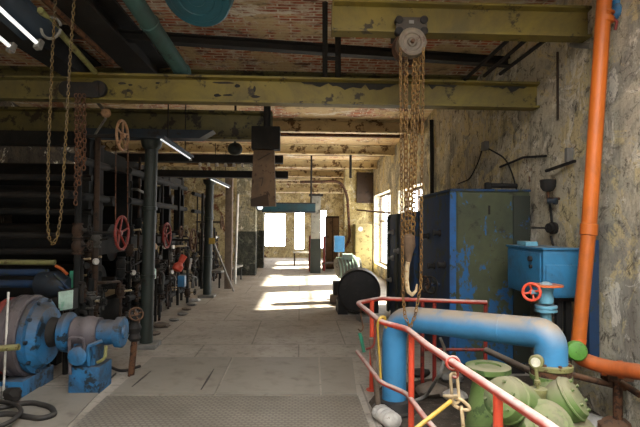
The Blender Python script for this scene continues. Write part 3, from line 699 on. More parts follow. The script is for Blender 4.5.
# rubble and pipes around the pump
t = thing('floor_hose', 'grey hose curving up behind the red railing', 'hose', PZ(440, 400, 0))
hz = [PZ(400, 404, .02), PZ(425, 398, .02), P(441, 372, 4.2), P(446, 352, 4.3), P(440, 338, 4.4)]
part('hose_run', MB().tube(bend(hz, .25, 8), .016, 8), 'grey_steel', t)
for i, (x, y, zz, r) in enumerate(((432, 388, .08, .13), (452, 376, .06, .10), (470, 372, .05, .09), (455, 395, .05, .10), (420, 372, .05, .09))):
    p = PZ(x, y, zz); k = MB().ball((p.x, p.y, r*.45), r, 9, (1.25, 1, .55))
    for v in k.b.verts: v.co += V((random.uniform(-1, 1), random.uniform(-1, 1), random.uniform(-.4, .4)))*r*.14
    single('rubble_stone', k, ('wood', 'grey_steel', 'wood', 'white_lump', 'rubber')[i], ('brown-grey lump of debris nearest the blue pipe', 'grey stone behind the beige chain', 'brown stone at the foot of the back railing', 'pale stone left of the beige chain', 'black lump behind the orange-red post')[i], 'stone', (p.x, p.y, 0), 'debris inside the railing')
for i, (x0, y0, Y0, x1, y1, Y1) in enumerate(((486, 350, 4.35, 560, 385, 3.6), (590, 362, 4.2, 640, 395, 3.7), (560, 372, 3.9, 625, 388, 3.95))):
    single('loose_pipe', MB().tube([P(x0, y0, Y0), P(x1, y1, Y1)], .026, 10), 'rust' if i else 'wood', ('long grey pipe lying slanted behind the pump gauge', 'rusty pipe slanting under the orange pipe at the frame edge', 'short rusty pipe between the pump and the support post')[i], 'pipe', P(x0, y0, Y0))
for i, (x, y, Y, r) in enumerate(((606, 404, 3.65, .11), (640, 392, 3.9, .12), (594, 390, 4.0, .11), (628, 420, 3.3, .12), (600, 424, 3.35, .09))):
    p = P(x, y, Y); k = MB().ball((min(p.x, 2.5), p.y, r*.5), r, 9, (1.2, 1, .8))
    for v in k.b.verts: v.co += V((random.uniform(-1, 1), random.uniform(-1, 1), random.uniform(-.5, .5)))*r*.16
    single('rubble_stone', k, ('wood', 'rust', 'grey_steel', 'wood', 'grey_steel')[i], ('brown rubble stone at the foot of the support post', 'rust-coloured rubble by the wall at the right frame edge', 'grey rubble right of the green pump', 'brown rubble in the lower right corner', 'grey rubble below the pump lobe')[i], 'stone', (p.x, p.y, 0), 'rubble under the orange pipe')

# ------------------------------------------------------------------ far right: drum, machine, cabinet
dY = 9.6; dc = P(357, 286, dY); dr = .40
t = thing('steel_drum', 'large round black drum standing on edge in the aisle beside the blue tank', 'drum', (dc.x, dY, 0))
part('drum_shell', MB().lathe((dc.x, dY-.30, .44), (.12, 1, 0), [(0, 0), (0, .36), (.01, .40), (.6, .40), (.62, .36), (.62, 0)], 40), 'rubber', t)
part('end_rim', MB().torus((dc.x, dY-.30, .44), (.12, 1, 0), .385, .02, 40, 8), 'black_steel', t)
for xo in (-.38, .2): part('cradle', MB().bb((dc.x+xo, dY-.25, 0), (dc.x+xo+.18, dY+.3, .25)), 'black_steel', t)
t = thing('floor_motor', 'pale green dusty motor on the floor behind the black drum', 'motor', (dc.x-.1, 10.9, 0))
mc = P(347, 268, 10.9)
part('motor_body', MB().lathe(mc+V((-.25, 0, 0)), (1, .2, .15), [(0, .10), (.02, .2), (.45, .22), (.5, .15), (.56, .15)], 24), 'pier_grey', t)
for i in range(6): part('fin', MB().lathe(mc+V((-.2+.07*i, .013*i, .0105*i)), (1, .2, .15), [(0, .2), (.0, .235), (.02, .235), (.02, .2)], 24), 'pale_green', t)
part('terminal_box', MB().box(mc+V((.0, -.05, .25)), (.22, .2, .12), None, .01), 'pale_green', t)
part('motor_base', MB().bb((mc.x-.3, 10.7, 0), (mc.x+.4, 11.1, .45), .01), 'black_steel', t)
for i, (x, y) in enumerate(((335, 303), (341, 299), (346, 305), (350, 300))):
    p = PZ(x, y, .0); k = MB().box((p.x, p.y, .09), (.22, .2, .18), Matrix.Rotation(.5*i, 3, 'Z'), .02)
    single('stone_block', k, ('wood', 'grey_steel', 'dark_wood', 'wood')[i], ('brown block leftmost in front of the drum', 'grey block second from left in front of the drum', 'dark block against the drum foot', 'brown block behind the dark one by the drum')[i], 'block', (p.x, p.y, 0), 'blocks on the aisle floor')
single('floor_slab', MB().box(PZ(374, 318, .05), (.55, .35, .1), Matrix.Rotation(.2, 3, 'Z'), .01), 'grey_steel', 'flat grey slab lying behind the far railing corner', 'slab', PZ(374, 318, 0))
# tall cream cabinet, small blue box, bent pipe near the pier
cb = P(363, 250, 17.2)
t = thing('wall_cabinet', 'yellowed cream cabinet standing against the yellow pier', 'cabinet', (cb.x, 17.6, 0))
a, b = P(355.5, 224, 17.2), P(372, 262, 17.2)
part('cabinet_body', MB().bb((a.x, 17.2, 0), (b.x, 18.15, a.z), .02), 'cream_wood', t)
part('cabinet_door', MB().bb((a.x+.03, 17.18, .2), (b.x-.03, 17.2, a.z-.06), .005), 'cream_wood', t)
part('dial', MB().lathe(P(360.5, 229, 17.18), (0, -1, 0), [(0, .08), (.02, .08), (.02, 0)], 16), 'white', t, 'round white dial')
a, b = P(334.5, 236, 16.9), P(344.5, 252, 16.9)
t = thing('switch_box', 'small bright blue box on a thin stand left of the cream cabinet', 'box', (a.x, 16.9, 0))
part('box_shell', MB().bb((a.x, 16.9, b.z), (b.x, 17.15, a.z), .01), 'blue', t)
part('stand', MB().cyl((a.x+.15, 17.0, 0), (a.x+.15, 17.0, b.z), .03, 8), 'grey_steel', t)
pp = [P(300, 182, 17.9), P(341, 181, 17.9), P(347.5, 196, 17.9), P(349, 225, 17.9), P(350, 240, 17.9), P(342, 251, 17.9)]
single('bent_pipe', MB().tube(bend(pp, .4, 8), .05, 10), 'rust', 'rusty brown pipe curving down beside the blue switch box', 'pipe', pp[0])
a, b = P(357, 166, 18.1), P(375, 203, 18.1)
single('board', MB().bb((a.x, 18.08, b.z), (b.x, 18.2, 3.62), .01), 'dark_wood', 'dark niche drawn as an upright board high on the yellow pier', 'board', (a.x, 18.1, b.z))  # shaded niche drawn as a dark slab, its shade put in the colour
single('drop_rod', MB().cyl(V((P(350.5, 160, 13.9).x, 13.9, 3.639)), P(350.5, 178, 13.9), .035, 8), 'black_steel', 'short black rod hanging from a cream joist', 'rod', P(350, 160, 14.0))
single('wall_pipe', MB().tube([P(357, 210, 17.95), P(392, 213, 14.9), P(420, 215, 12)], .03, 8), 'rust', 'thin horizontal pipe crossing in front of the bright side window', 'pipe', P(375, 212, 16))
# mid column with red guards and the blue girder over it
cY = 17.5; cp = PZ(316, 274, 0); a, b = P(311, 240, cY), P(320.5, 240, cY)
t = thing('steel_column', 'grey steel column in the middle of the aisle under the blue girder', 'column', (cp.x, cY, 0))
part('shaft', MB().bb((a.x, cY, 0), (b.x, cY+.3, P(316, 196, cY).z), .015), 'pier_grey', t)
part('lower_sheath', MB().bb((a.x-.015, cY-.015, 0), (b.x+.015, cY+.315, 1.2), .015), 'dark_green', t)
part('cap_plate', MB().bb((a.x-.08, cY-.06, P(316, 196, cY).z), (b.x+.08, cY+.36, P(316, 194, cY).z)), 'black_steel', t)
for i, x in enumerate((310, 324)):
    p = P(x, 260, 18.4 if i else 18.2); single('guard_post', MB().cyl((p.x, p.y, 0), (p.x, p.y, P(x, 236, p.y).z), .045, 12), 'dark_red', ('red guard post just left of the grey column', 'red guard post just right of the grey column')[i], 'post', (p.x, p.y, 0))
a, b = P(262, 203, 16.2), P(315.5, 212, 16.2)
t = thing('girder', 'dark teal blue girder under the far ceiling', 'girder', (a.x, 16.2, b.z))
part('web', MB().bb((a.x, 16.2, b.z), (b.x, 16.45, a.z), .01), 'drum_teal', t)
part('flange', MB().bb((a.x, 16.15, b.z-.02), (b.x, 16.5, b.z+.02)).bb((a.x, 16.15, a.z-.02), (b.x, 16.5, a.z+.02)), 'dark_blue', t)
for i, x in enumerate((268, 311)):
    p = P(x, 203, 16.3); part('hanger', MB().cyl(p, V((p.x, p.y, 3.95)), .03, 8), 'black_steel', t)
# far cross beams
for i, (y0, y1, Y, x0, x1) in enumerate(((187, 193, 21.0, 262, 346), (177, 181, 19.0, 258, 340))):
    a, b = P(x0, y0, Y), P(x1, y1, Y)
    single('cross_beam', MB().bb((a.x, Y, b.z), (b.x, Y+.25, a.z), .01), 'cream_joist', ('lowest cream cross beam above the far windows', 'cream cross beam just above the blue girder')[i], 'beam', (a.x, Y, b.z))
a, b = P(326, 216, 19.2), P(339, 262, 19.2)
t = thing('tall_cabinet', 'dark brown tall cabinet between the grey column and the blue switch box', 'cabinet', (a.x, 19.2, 0))
part('cabinet_body', MB().bb((a.x, 19.2, 0), (b.x, 19.7, a.z), .02), 'dark_wood', t)
for k in (0, 1): part('door', MB().bb((a.x+.02+(b.x-a.x)/2*k, 19.18, .1), (a.x-.02+(b.x-a.x)/2*(k+1), 19.2, a.z-.08), .005), 'brown_board', t)
# tables and benches by the far wall
for i, (x0, x1, y0, Y, mt, lb) in enumerate(((293, 311, 252, 20.5, 'white', 'low pale bench left of the grey column'), (322, 345, 263, 18.35, 'wood', 'low wooden bench right of the grey column'))):
    a, b = P(x0, y0, Y), P(x1, y0, Y)
    t = thing('low_bench', lb, 'bench', (a.x, Y, 0))
    part('bench_top', MB().bb((a.x, Y, a.z-.05), (b.x, Y+.5, a.z), .005), mt, t)
    for xx in (a.x+.06, b.x-.06):
        for yy in (Y+.06, Y+.44): part('leg', MB().bb((xx-.03, yy-.03, 0), (xx+.03, yy+.03, a.z-.05)), 'dark_wood', t)

# ================================================================== LEFT: overhead
t = thing('roof_duct', 'teal ribbed pipe running away under the ceiling at upper left', 'pipe', P(155, 30, 5))
d0, d1 = P(108, -38, 4.0), P(184, 74, 5.62); dv = (d1-d0).normalized()
part('pipe_run', MB().tube([d0, d1], .085, 18), 'teal', t)
for s_ in (.45, .95): part('pipe_collar', MB().lathe(d0+dv*(d1-d0).length*s_, dv, [(0, .086), (.006, .095), (.04, .095), (.046, .086)], 20), 'teal', t)
c = P(196, -2, 4.5)
t = thing('hanging_drum', 'round teal blue steel drum hung under the ceiling, seen from below', 'drum', c)
ax_ = V((-.1, -.55, -.83)).normalized()
part('drum_shell', MB().lathe(c-ax_*.3, ax_, [(0, .31), (.12, .31), (.13, .32), (.15, .32), (.16, .31), (.28, .31), (.3, .295)], 40), 'drum_teal', t)
part('drum_bottom', MB().lathe(c-ax_*.005, ax_, [(0, .294), (.0, .25), (.012, .24), (.012, .17), (.0, .16), (0, .09), (.012, .08), (.012, 0)], 40), 'drum_teal', t)
part('hanger_rod', MB().cyl(c-ax_*.2, V((c.x-.1, c.y+.2, 4.02)), .02, 8), 'black_steel', t)
part('hanger_rod', MB().cyl(c-ax_*.2+V((.1, 0, 0)), V((c.x+.25, c.y+.2, 4.02)), .02, 8), 'black_steel', t)
single('ceiling_beam', MB().ibeam((-2.08, 3.2, 3.6), (-2.06, 7.2, 3.6), .36, .33, .03), 'black_steel', 'wide dark steel beam running lengthwise above the long yellow beam', 'beam', (-1.9, 4, 3.3))
single('ceiling_beam', MB().ibeam((-3.0, 3.2, 3.6), (-3.0, 7.2, 3.6), .3, .33, .03), 'dark_machine', 'second dark lengthwise beam at the left edge above the lamp', 'beam', (-3.0, 4, 3.3))
for i, (p, q) in enumerate((((40, 10), (95, 72)), ((30, -14), (112, 62)))):
    a, b = P(p[0], p[1], 4.1), P(q[0], q[1], 5.35)
    single('overhead_pipe', MB().tube([a, b], .028, 10), ('olive', 'rust')[i], ('thin olive pipe slanting away between the lamp and the dark beam', 'thin rusty pipe beside the wide dark beam')[i], 'pipe', a)
# brick arch stuff: fluorescent lamps
def lamp(x0, y0, Y0, x1, y1, Y1, label, hw=.10, tubes=(0,), nm='reflector', up_=.07, scale=1):
    a, b = P(x0, y0, Y0), P(x1, y1, Y1); d = (b-a); L = d.length; d.normalize(); s_ = d.cross(V((0, 0, 1))).normalized(); u_ = s_.cross(d)
    t = thing('fluorescent_lamp', label, 'lamp', (a+b)/2+u_*up_, 'fluorescent lamps')
    R = Matrix((s_, d, u_)).transposed()
    part('reflector', MB().box((a+b)/2+u_*up_*scale, (hw*2, L*1.04, .05*scale), R, .008*scale), 'dark_blue', t)
    for off in tubes:
        o = s_*off
        part('tube', MB().tube([a+o, b+o], .017*scale, 12), 'tube_light', t, 'pale glowing tube')
        part('end_cap', MB().box(b+o+d*.02, (.06*scale, .05*scale, .09*scale), R, .01*scale), 'grey_steel', t)
    # two suspension rods
    for f in (.2, .8):
        p = a+d*L*f+u_*up_; part('hanger_rod', MB().cyl(p, V((p.x, p.y, max(p.z+.12, 3.3))), .008, 6), 'black_steel', t)
    return t
lamp(-40, -28, 3.7, 37, 43, 4.35, 'lit twin fluorescent lamp with blue reflector in the upper left corner', .2, (0, -.30), up_=.09)
lamp(161, 139.5, 6.1, 190, 158.5, 7.1, 'lit fluorescent tube lamp beside the near green column', .05, up_=.05, scale=.6)
lamp(211, 179.5, 9.8, 228.5, 187.5, 11.4, 'lit fluorescent tube lamp on top of the far green column', .05, up_=.05, scale=.6)
single('hanger_ring', MB().torus(P(51, 28, 4.25), (.2, 1, 0), .09, .012, 20, 8, (PI*.05-PI/2-PI/2, PI*.95-PI/2+PI/2)), 'grey_steel', 'open grey ring hook behind the yellow chain at upper left', 'hook', P(51, 28, 4.25))
# left yellow chain loop
t = thing('chain_loop', 'thin yellow-brown chain hanging in a long loop at left', 'chain', P(62, -14, 3.85))
lp = [P(56, -14, 3.85), P(52, 60, 3.85), P(48.5, 150, 3.85), P(47.5, 225, 3.85), P(49.5, 240, 3.85), P(53, 244, 3.85), P(57, 238, 3.85), P(61, 215, 3.85), P(65, 150, 3.85), P(70, 60, 3.85), P(75, -14, 3.85)]
part('hand_chain', MB().chain(lp, .028, .018, .0036), 'chain_yellow', t)
part('chain_wheel', MB().lathe(P(65.5, -16, 3.89), (0, -1, 0), [(0, .085), (.01, .095), (.03, .075), (.05, .095), (.06, .085)], 24), 'black_steel', t)
# left hoist trolley on the long beam with bundle of chain
t = thing('chain_hoist', 'black chain hoist trolley on the left part of the long yellow beam', 'hoist', P(80, 90, 5.38))
for x in (66, 97):
    part('trolley_wheel', MB().lathe(P(x, 88, 5.36), (0, 1, 0), [(0, .03), (.01, .085), (.06, .09)], 20), 'black_steel', t)
a, b = P(64, 82, 5.36), P(99, 96, 5.36)
part('trolley_plate', MB().bb((a.x, 5.34, b.z-.02), (b.x, 5.37, a.z), .008), 'black_steel', t)
for i, x in enumerate((76, 79.5, 84)):
    part('load_chain', MB().chain([P(x, 94, 5.33), P(x+.5, 150, 5.33), P(x-.5, (205, 185, 170)[i], 5.33)], .045, .034, .007), 'rust', t)
# dark blue, olive beams and duct hanger
a = P(85, 128, 6.6); b = P(213, 138.5, 6.6)
single('cross_beam', MB().prism([V((a.x, 6.6, b.z)), V((b.x-.18, 6.6, b.z)), V((b.x, 6.6, a.z)), V((a.x, 6.6, a.z))], (0, .25, 0)), 'dark_blue', 'dark blue beam with slanted end above the near green column', 'beam', a)
a = P(60, 109, 7.25); b = P(272.5, 141, 7.25)
single('cross_beam', MB().ibeam((XL+.02, 7.25, b.z), (b.x, 7.25, b.z), .2, a.z-b.z, .03), 'olive_beam', 'deep olive beam behind the long yellow one, ending mid hall', 'beam', b)
for i, (x0, x1, y0, y1, Y) in enumerate(((190, 283, 154, 163, 8.4), (196, 288, 170, 178, 9.0))):
    a, b = P(x0, y0, Y), P(x1, y1, Y)
    single('cross_beam', MB().bb((a.x-1.2, Y, b.z), (b.x, Y+.2, a.z), .01), 'black_steel', ('upper of two dark square beams passing behind the brown hanging duct', 'lower of two dark square beams passing behind the brown hanging duct')[i], 'beam', b)
t = thing('hanging_duct', 'brown boxed duct hanging from a black bracket in mid hall', 'duct', P(263, 150, 7.1))
a, b = P(252, 127, 7.05), P(280, 150, 7.05)
part('bracket', MB().bb((a.x, 6.95, b.z), (b.x, 7.2, a.z), .015), 'black_steel', t, 'black box bracket')
part('bracket_stem', MB().cyl((P(267, 127, 7.05).x, 7.07, a.z), (P(267, 118, 7.05).x, 7.07, 3.66), .05, 10), 'black_steel', t)
tp = [P(253.5, 150, 7.0), P(274, 150, 7.0), P(275.5, 206, 7.0), P(250.5, 206, 7.0)]
part('duct_body', MB().ring_strip([[p+V((0, 0, 0)) for p in tp], [p+V((0, .22, 0)) for p in tp]]), 'brown_board', t)
p0 = P(252, 190, 6.98); p1 = P(270, 202, 6.98)
part('flap', MB().prism([P(251, 206, 6.985), P(251, 199, 6.985), P(268, 194, 6.985), P(269, 206, 6.985)], (0, .012, 0)), 'dark_wood', t)
part('seam', MB().tube([P(258, 160, 6.985), P(270, 153, 6.985)], .006, 5), 'dark_wood', t)
part('mark', MB().tube([P(259, 178, 6.99), P(263, 178, 6.99), P(261.5, 186, 6.99)], .007, 5), 'dark_wood', t, 'dark painted 7-shaped mark')
t = thing('round_lamp', 'small bright round lamp at the left end of the blue girder', 'lamp', P(260, 207, 9.5))
c = P(260, 207, 9.5)
part('lamp_bulb', MB().ball(c, .055, 14), 'lamp_bulb', t)
part('lamp_shade', MB().lathe(c+V((0, .02, .0)), (-.4, .8, .4), [(0, .08), (.08, .06), (.16, .03), (.17, 0)], 18), 'dark_blue', t)
part('hanger_rod', MB().cyl(c+V((0, .1, .05)), V((c.x, c.y+.1, 3.6)), .012, 6), 'black_steel', t)
c = P(235, 149, 8.0)
t = thing('round_lamp', 'dull green globe lamp left of the black duct bracket', 'lamp', c)
part('globe', MB().ball(c, .11, 18, (1.1, 1, .95)), 'dark_green', t); part('neck', MB().cyl(c+V((0, 0, .08)), V((c.x, c.y, 3.95)), .02, 10), 'black_steel', t)
# white insulators on the dark beam
for i in range(9):
    p = P(200+i*8.5, 166, 8.5); p.z = P(283, 163, 8.4).z-.041
    single('insulator', MB().lathe(p-V((0, 0, .02)), (0, 0, 1), [(0, .02), (.015, .032), (.03, .02), (.045, .03), (.06, .018)], 10), 'white', 'small pale insulator in the row under the upper dark beam', 'insulator', p, 'insulators under the dark beam')

# ------------------------------------------------------------------ LEFT: columns
def column(px, ytop, ybase, Y, w_, label):
    b = PZ(px, ybase, 0); zt_ = P(px+5, ytop, b.y).z
    t = thing('steel_column', label, 'column', (b.x, b.y, 0))
    part('shaft', MB().ibeam((b.x, b.y-.001, 0), (b.x, b.y-.001, .001), .01, .01) if False else MB().cyl((b.x, b.y, .02), (b.x+.03, b.y, zt_), w_, 18), 'dark_green', t)
    part('base_plate', MB().bb((b.x-w_*1.9, b.y-w_*1.9, 0), (b.x+w_*1.9, b.y+w_*1.9, .06), .01), 'grey_steel', t)
    part('cap', MB().lathe((b.x+.03, b.y, zt_-.12), (0, 0, 1), [(0, w_), (.04, w_*1.5), (.12, w_*1.7)], 18), 'dark_green', t)
    for f in (.33, .66): part('band', MB().lathe((b.x+.03*f, b.y, zt_*f), (0, 0, 1), [(0, w_), (.005, w_*1.15), (.05, w_*1.15), (.055, w_)], 18), 'dark_green', t)
    return t, b
t, b = column(146, 141, 347, 6.9, .085, 'near dark green steel column in front of the valve bank')
part('bracket_lamp', MB().bb(P(146, 139, b.y-.1), P(157, 143, b.y+.1)), 'grey_steel', t)
t, b = column(207, 180, 297, 11.5, .095, 'far dark green steel column with yellow tag at the end of the valve bank')
p = P(212, 241, b.y-.12); part('tag', MB().bb(p-V((.07, .012, .07)), p+V((.07, 0, .07))), 'brass_yellow', t, 'yellow square tag')
# timber prop, slanted rod, thin pale pipe and bench past the far column
bp = PZ(228, 289, 0); single('timber_post', MB().bb((bp.x-.10, bp.y, 0), (bp.x+.08, bp.y+.2, P(230, 176, bp.y).z), .01), 'wood', 'weathered timber post just behind the far green column', 'post', (bp.x, bp.y, 0))
bp = PZ(235, 284, 0); single('standpipe', MB().cyl((bp.x, bp.y, 0), (bp.x+.05, bp.y, P(238, 194, bp.y).z), .035, 10), 'white', 'thin pale upright pipe left of the grey pier', 'pipe', (bp.x, bp.y, 0))
a = PZ(233.5, 292, .0); b = P(214, 243, 11.9); single('leaning_rod', MB().tube([a+V((0, 0, .02)), b], .022, 8), 'grey_steel', 'grey metal rod leaning from the floor against the far green column', 'rod', a)
a = P(221, 273, 13.2); b = P(243, 266, 15.4)
t = thing('low_bench', 'low dark bench between the far green column and the grey pier', 'bench', (a.x, a.y, 0))
zb = min(a.z, .55)
part('bench_top', MB().prism([V((a.x-.35, a.y, zb)), V((a.x, a.y, zb)), V((b.x, b.y, zb)), V((b.x-.35, b.y, zb))], (0, 0, .05)), 'grey_steel', t)
for q_ in (V((a.x-.05, a.y+.06, 0)), V((a.x-.3, a.y+.06, 0)), V((b.x-.05, b.y-.06, 0)), V((b.x-.3, b.y-.06, 0))):
    part('leg', MB().cyl(q_, V((q_.x, q_.y, zb)), .022, 8), 'black_steel', t)

# ------------------------------------------------------------------ LEFT: valve banks (pipework bolted together)
def bank(label, Y0, Y1, X, n, wheels, hdrs=(2.45, 2.0, .55, .25)):
    t = thing('valve_bank', label, 'valve bank', (X, (Y0+Y1)/2, 0))
    for z_ in hdrs: part('header_pipe', MB().cyl((X-.12, Y0, z_), (X-.12, Y1, z_), .05, 10), 'dark_machine', t)
    for i in range(n):
        y = Y0+(Y1-Y0)*(i+.5)/n+random.uniform(-.1, .1); x = X+random.uniform(-.3, .12)
        zt_ = random.uniform(2.2, 2.8) if i % 3 == 0 else random.uniform(.9, 1.7)
        rs = part('riser', MB().cyl((x, y, .02), (x, y, zt_), random.choice((.02, .028, .036)), 10), random.choice(('black_steel', 'dark_machine', 'shaded_rust', 'dark_machine')), t)
        for k in range(random.choice((2, 3, 3, 4))):
            z_ = random.uniform(.2, min(1.7, zt_))
            part('valve_body', MB().lathe((x, y, z_-.09), (0, 0, 1), [(0, .06), (.02, .06), (.02, .04), (.06, .065), (.12, .065), (.16, .04), (.16, .06), (.18, .06)], 12), random.choice(('dark_machine', 'dark_machine', 'dull_steel', 'black_steel', 'shaded_rust', 'shaded_rust')), rs)
            part('valve_stem', MB().cyl((x, y, z_), (x+.16, y-.03, z_+.02), .014, 8), random.choice(('dull_steel', 'beige_metal', 'black_steel')), rs)
            if random.random() < .45: part('small_handwheel', MB().wheel((x+.16, y-.03, z_+.02), (1, -.2, 0), .055, .008, 4, .016, .01), random.choice(('black_steel', 'shaded_rust', 'dark_machine')), rs)
        y2 = min(Y1, max(Y0, y+random.choice((-1, 1))*random.uniform(.25, .6))); zc_ = random.uniform(.3, zt_)
        part('cross_connection', MB().tube(bend([(x, y, zc_), (x+.1, y, zc_), (x+.1, y2, zc_-.05), (x+.1, y2, zc_-random.uniform(.15, .3))], .06), random.choice((.012, .02, .026)), 8), random.choice(('black_steel', 'shaded_rust', 'dark_machine', 'dull_steel')), t)
        if random.random() < .8:
            z_ = random.uniform(.1, .7); part('drain_elbow', MB().tube(bend([(x, y, z_+.2), (x+.12, y, z_+.2), (x+.12, y-.02, z_-.1)], .06), .022, 8), random.choice(('black_steel', 'dull_steel', 'shaded_rust')), t)
        if random.random() < .5:
            part('instrument_dial', MB().lathe((x+.05, y-.02, random.uniform(.7, 1.3)), (1, -.5, 0), [(0, .04), (.03, .04), (.03, 0)], 12), random.choice(('dull_steel', 'white', 'dark_machine')), t)
    for (px, py, Y, R, mt, lb) in wheels:
        c = P(px, py, Y); a = V((1, -.05, 0))
        hw = part('handwheel', MB().wheel(c, a, R, .016, 5, .03), mt, t, lb)
        part('spindle', MB().cyl(c, V((X, c.y+.02, c.z)), .02, 8), 'black_steel', hw)
    return t
tb = bank('dark bank of pipes and valves left of the near column with a tall red wheel', 5.95, 7.2, -2.62, 8, [(122, 233, 6.15, .2, 'dark_red', 'red handwheel')])
tb2 = bank('dark bank of pipes and valves between the two green columns with red wheels', 7.5, 11.2, -2.42, 17, [(167, 235.5, 8.3, .2, 'dark_red', 'red handwheel'), (193, 240, 9.6, .21, 'rust', 'rusty handwheel'), (181, 232, 9.3, .10, 'rust', 'small rusty handwheel')])
bank('far group of rusty pipes behind the leaning rod', 12.8, 15.6, -2.6, 12, [(222, 222, 12.6, .16, 'rust', 'rusty handwheel')])
# rope wheel high up
c = P(122.5, 135.5, 6.15)
t = thing('pulley_wheel', 'beige spoked pulley wheel high above the red wheel, near the green column', 'wheel', c)
part('rim', MB().wheel(c, (1, -.03, 0), .18, .017, 5, .032, .0), 'wheel_beige', t)
part('axle', MB().cyl(c, c+V((-.5, .1, 0)), .022, 8), 'black_steel', t)
for dx in (-6.5, 5.5): part('rope', MB().tube([P(122.5+dx, 138, 6.15), P(122+dx, 224, 6.15)], .006, 6), 'rust', t)
c = P(106, 113, 6.2)
t = thing('round_lamp', 'small round beige gong lamp beside the top of the pulley wheel', 'lamp', c)
part('dome', MB().lathe(c, (.4, -1, -.1), [(-.05, .02), (-.03, .05), (0, .06), (.02, .05), (.03, .0)], 18), 'wheel_beige', t)
part('lamp_arm', MB().tube(bend([c, P(98, 103, 6.3), P(95, 100, 6.5)], .05), .02, 8).tube([P(106, 118, 6.2), P(98, 130, 6.3), P(93, 138, 6.3)], .014, 8), 'grey_steel', t)
# coloured clutter on the valve bank
c = P(179, 266, 8.9)
single('funnel', MB().lathe(P(176, 271, 8.8), P(184, 256, 8.9)-P(176, 271, 8.8), [(0, .04), (.02, .085), (.10, .09), (.16, .045), (.3, .06), (.31, 0)], 16), 'red_post', 'bright red plastic funnel among the valves', 'funnel', c)
c = P(182, 281, 8.8); single('small_box', MB().box(c, (.12, .14, .19), None, .015), 'blue', 'small blue box under the red funnel', 'box', c)
c = P(190.5, 264, 8.9); part('paper_strip', MB().box(c, (.03, .015, .2), Matrix.Rotation(.15, 3, 'Y'), .003), 'white', tb2, 'small white strip')
c = P(181, 246, 8.7); part('cross_bar', MB().box(c, (.2, .04, .03), Matrix.Rotation(-.08, 3, 'Y'), .004), 'beige_metal', tb2, 'pale horizontal bar')
c = P(153, 272, 7.45); part('glass_bottle', MB().lathe(c-V((0, 0, .1)), (0, 0, 1), [(0, .035), (.01, .045), (.13, .045), (.17, .018), (.23, .018)], 14), 'pale_green', tb2, 'pale glass bottle')  # glass bottle among the valves, joined to the bank as a part
c = P(154, 246, 7.45); part('end_cap', MB().lathe(c-V((0, 0, .05)), (0, 0, 1), [(0, .04), (.05, .05), (.09, .03), (.1, 0)], 14), 'wheel_beige', tb2, 'small beige cap')
bp = PZ(88, 317, 0)
t = thing('machine_post', 'brown rusty machine post left of the tall red wheel', 'post', (bp.x, bp.y, 0))
part('post_shaft', MB().ibeam((bp.x, bp.y, 0), (bp.x+.001, bp.y, .001), .01, .01) if False else MB().bb((bp.x-.09, bp.y, 0), (bp.x+.07, bp.y+.16, 2.82), .01), 'rust', t)
part('post_foot', MB().bb((bp.x-.16, bp.y-.06, 0), (bp.x+.14, bp.y+.22, .05), .008), 'black_steel', t)
# floor debris under the bank
for i in range(7):
    Y = 7.6+i*.55; x = -2.15+random.uniform(-.12, .03); r = random.uniform(.06, .1)
    k = MB().ball((x, Y, r*.4), r, 8, (1.5, 1.1, .5))
    for v in k.b.verts: v.co += V((random.uniform(-1, 1), random.uniform(-1, 1), random.uniform(-.3, .3)))*r*.2
    single('rubble_stone', k, random.choice(('grey_steel', 'wood', 'white_lump')), 'small grey rubble along the foot of the valve bank between the green columns', 'stone', (x, Y, 0), 'rubble along the valve bank')

# ------------------------------------------------------------------ LEFT: big dark machine behind
t = thing('paper_machine', 'huge dark machine of frames and rollers filling the left of the hall', 'machine', (-4.2, 8.5, 0))
part('side_frame', MB().bb((-3.05, 7.3, 0), (-2.9, 12.6, .5), .01).bb((-3.05, 7.3, 1.2), (-2.9, 12.6, 1.45), .01).bb((-3.05, 7.3, 2.5), (-2.9, 12.6, 2.75), .01), 'dark_machine', t)
for y in (7.35, 8.6, 9.9, 11.2, 12.4): part('frame_post', MB().bb((-3.08, y-.08, 0), (-2.88, y+.08, 2.8), .01), 'dark_machine', t)
for (z_, y, r) in ((.75, 7.8, .28), (1.35, 8.3, .3), (2.0, 7.7, .22), (2.4, 8.9, .3), (1.0, 9.3, .3), (1.75, 9.9, .3), (.8, 10.8, .3), (2.2, 11.2, .3)):
    rl = part('roller', MB().cyl((-5.4, y, z_), (-3.05, y, z_), r, 24), 'dark_machine', t); part('journal', MB().cyl((-3.05, y, z_), (-2.82, y, z_), r*.35, 14), 'black_steel', rl)
for (y0, Y) in ((178, 7.1), (196, 7.1), (212, 7.1), (236, 7.0), (252, 7.0)):
    a = P(85, y0, Y); part('cross_pipe', MB().cyl((-5.5, Y, a.z), (a.x+.1, Y, a.z), .045, 10), random.choice(('black_steel', 'dark_machine', 'dark_green')), t)
part('end_frame', MB().bb((-5.5, 7.15, 0), (-5.3, 7.35, 2.9), .01).bb((-3.1, 7.1, 0), (-2.95, 7.25, 2.8), .01).bb((-5.5, 7.12, 2.75), (-2.95, 7.3, 2.95), .01), 'dark_machine', t)
a = P(55, 262.5, 6.4)
single('guard_bar', MB().cyl((-5.2, 6.4, a.z), (a.x, 6.4, a.z), .035, 10), 'olive', 'long horizontal olive bar above the blue shafts at left', 'bar', a)
for i, (y0, y1, Y) in enumerate(((269, 276, 6.2), (280, 288, 6.15))):
    a, b = P(48, y0, Y), P(48, y1, Y); single('blue_shaft', MB().cyl((-5.1, Y, (a.z+b.z)/2), (a.x, Y, (a.z+b.z)/2), (a.z-b.z)/2, 16), 'tank_blue', ('upper of the two dark blue horizontal pipes at left', 'lower of the two dark blue horizontal pipes at left')[i], 'pipe', a)
a = P(40, 284, 6.05)
t = thing('gear_motor', 'dull blue cone-shaped gear motor at the end of the blue pipes', 'motor', a)
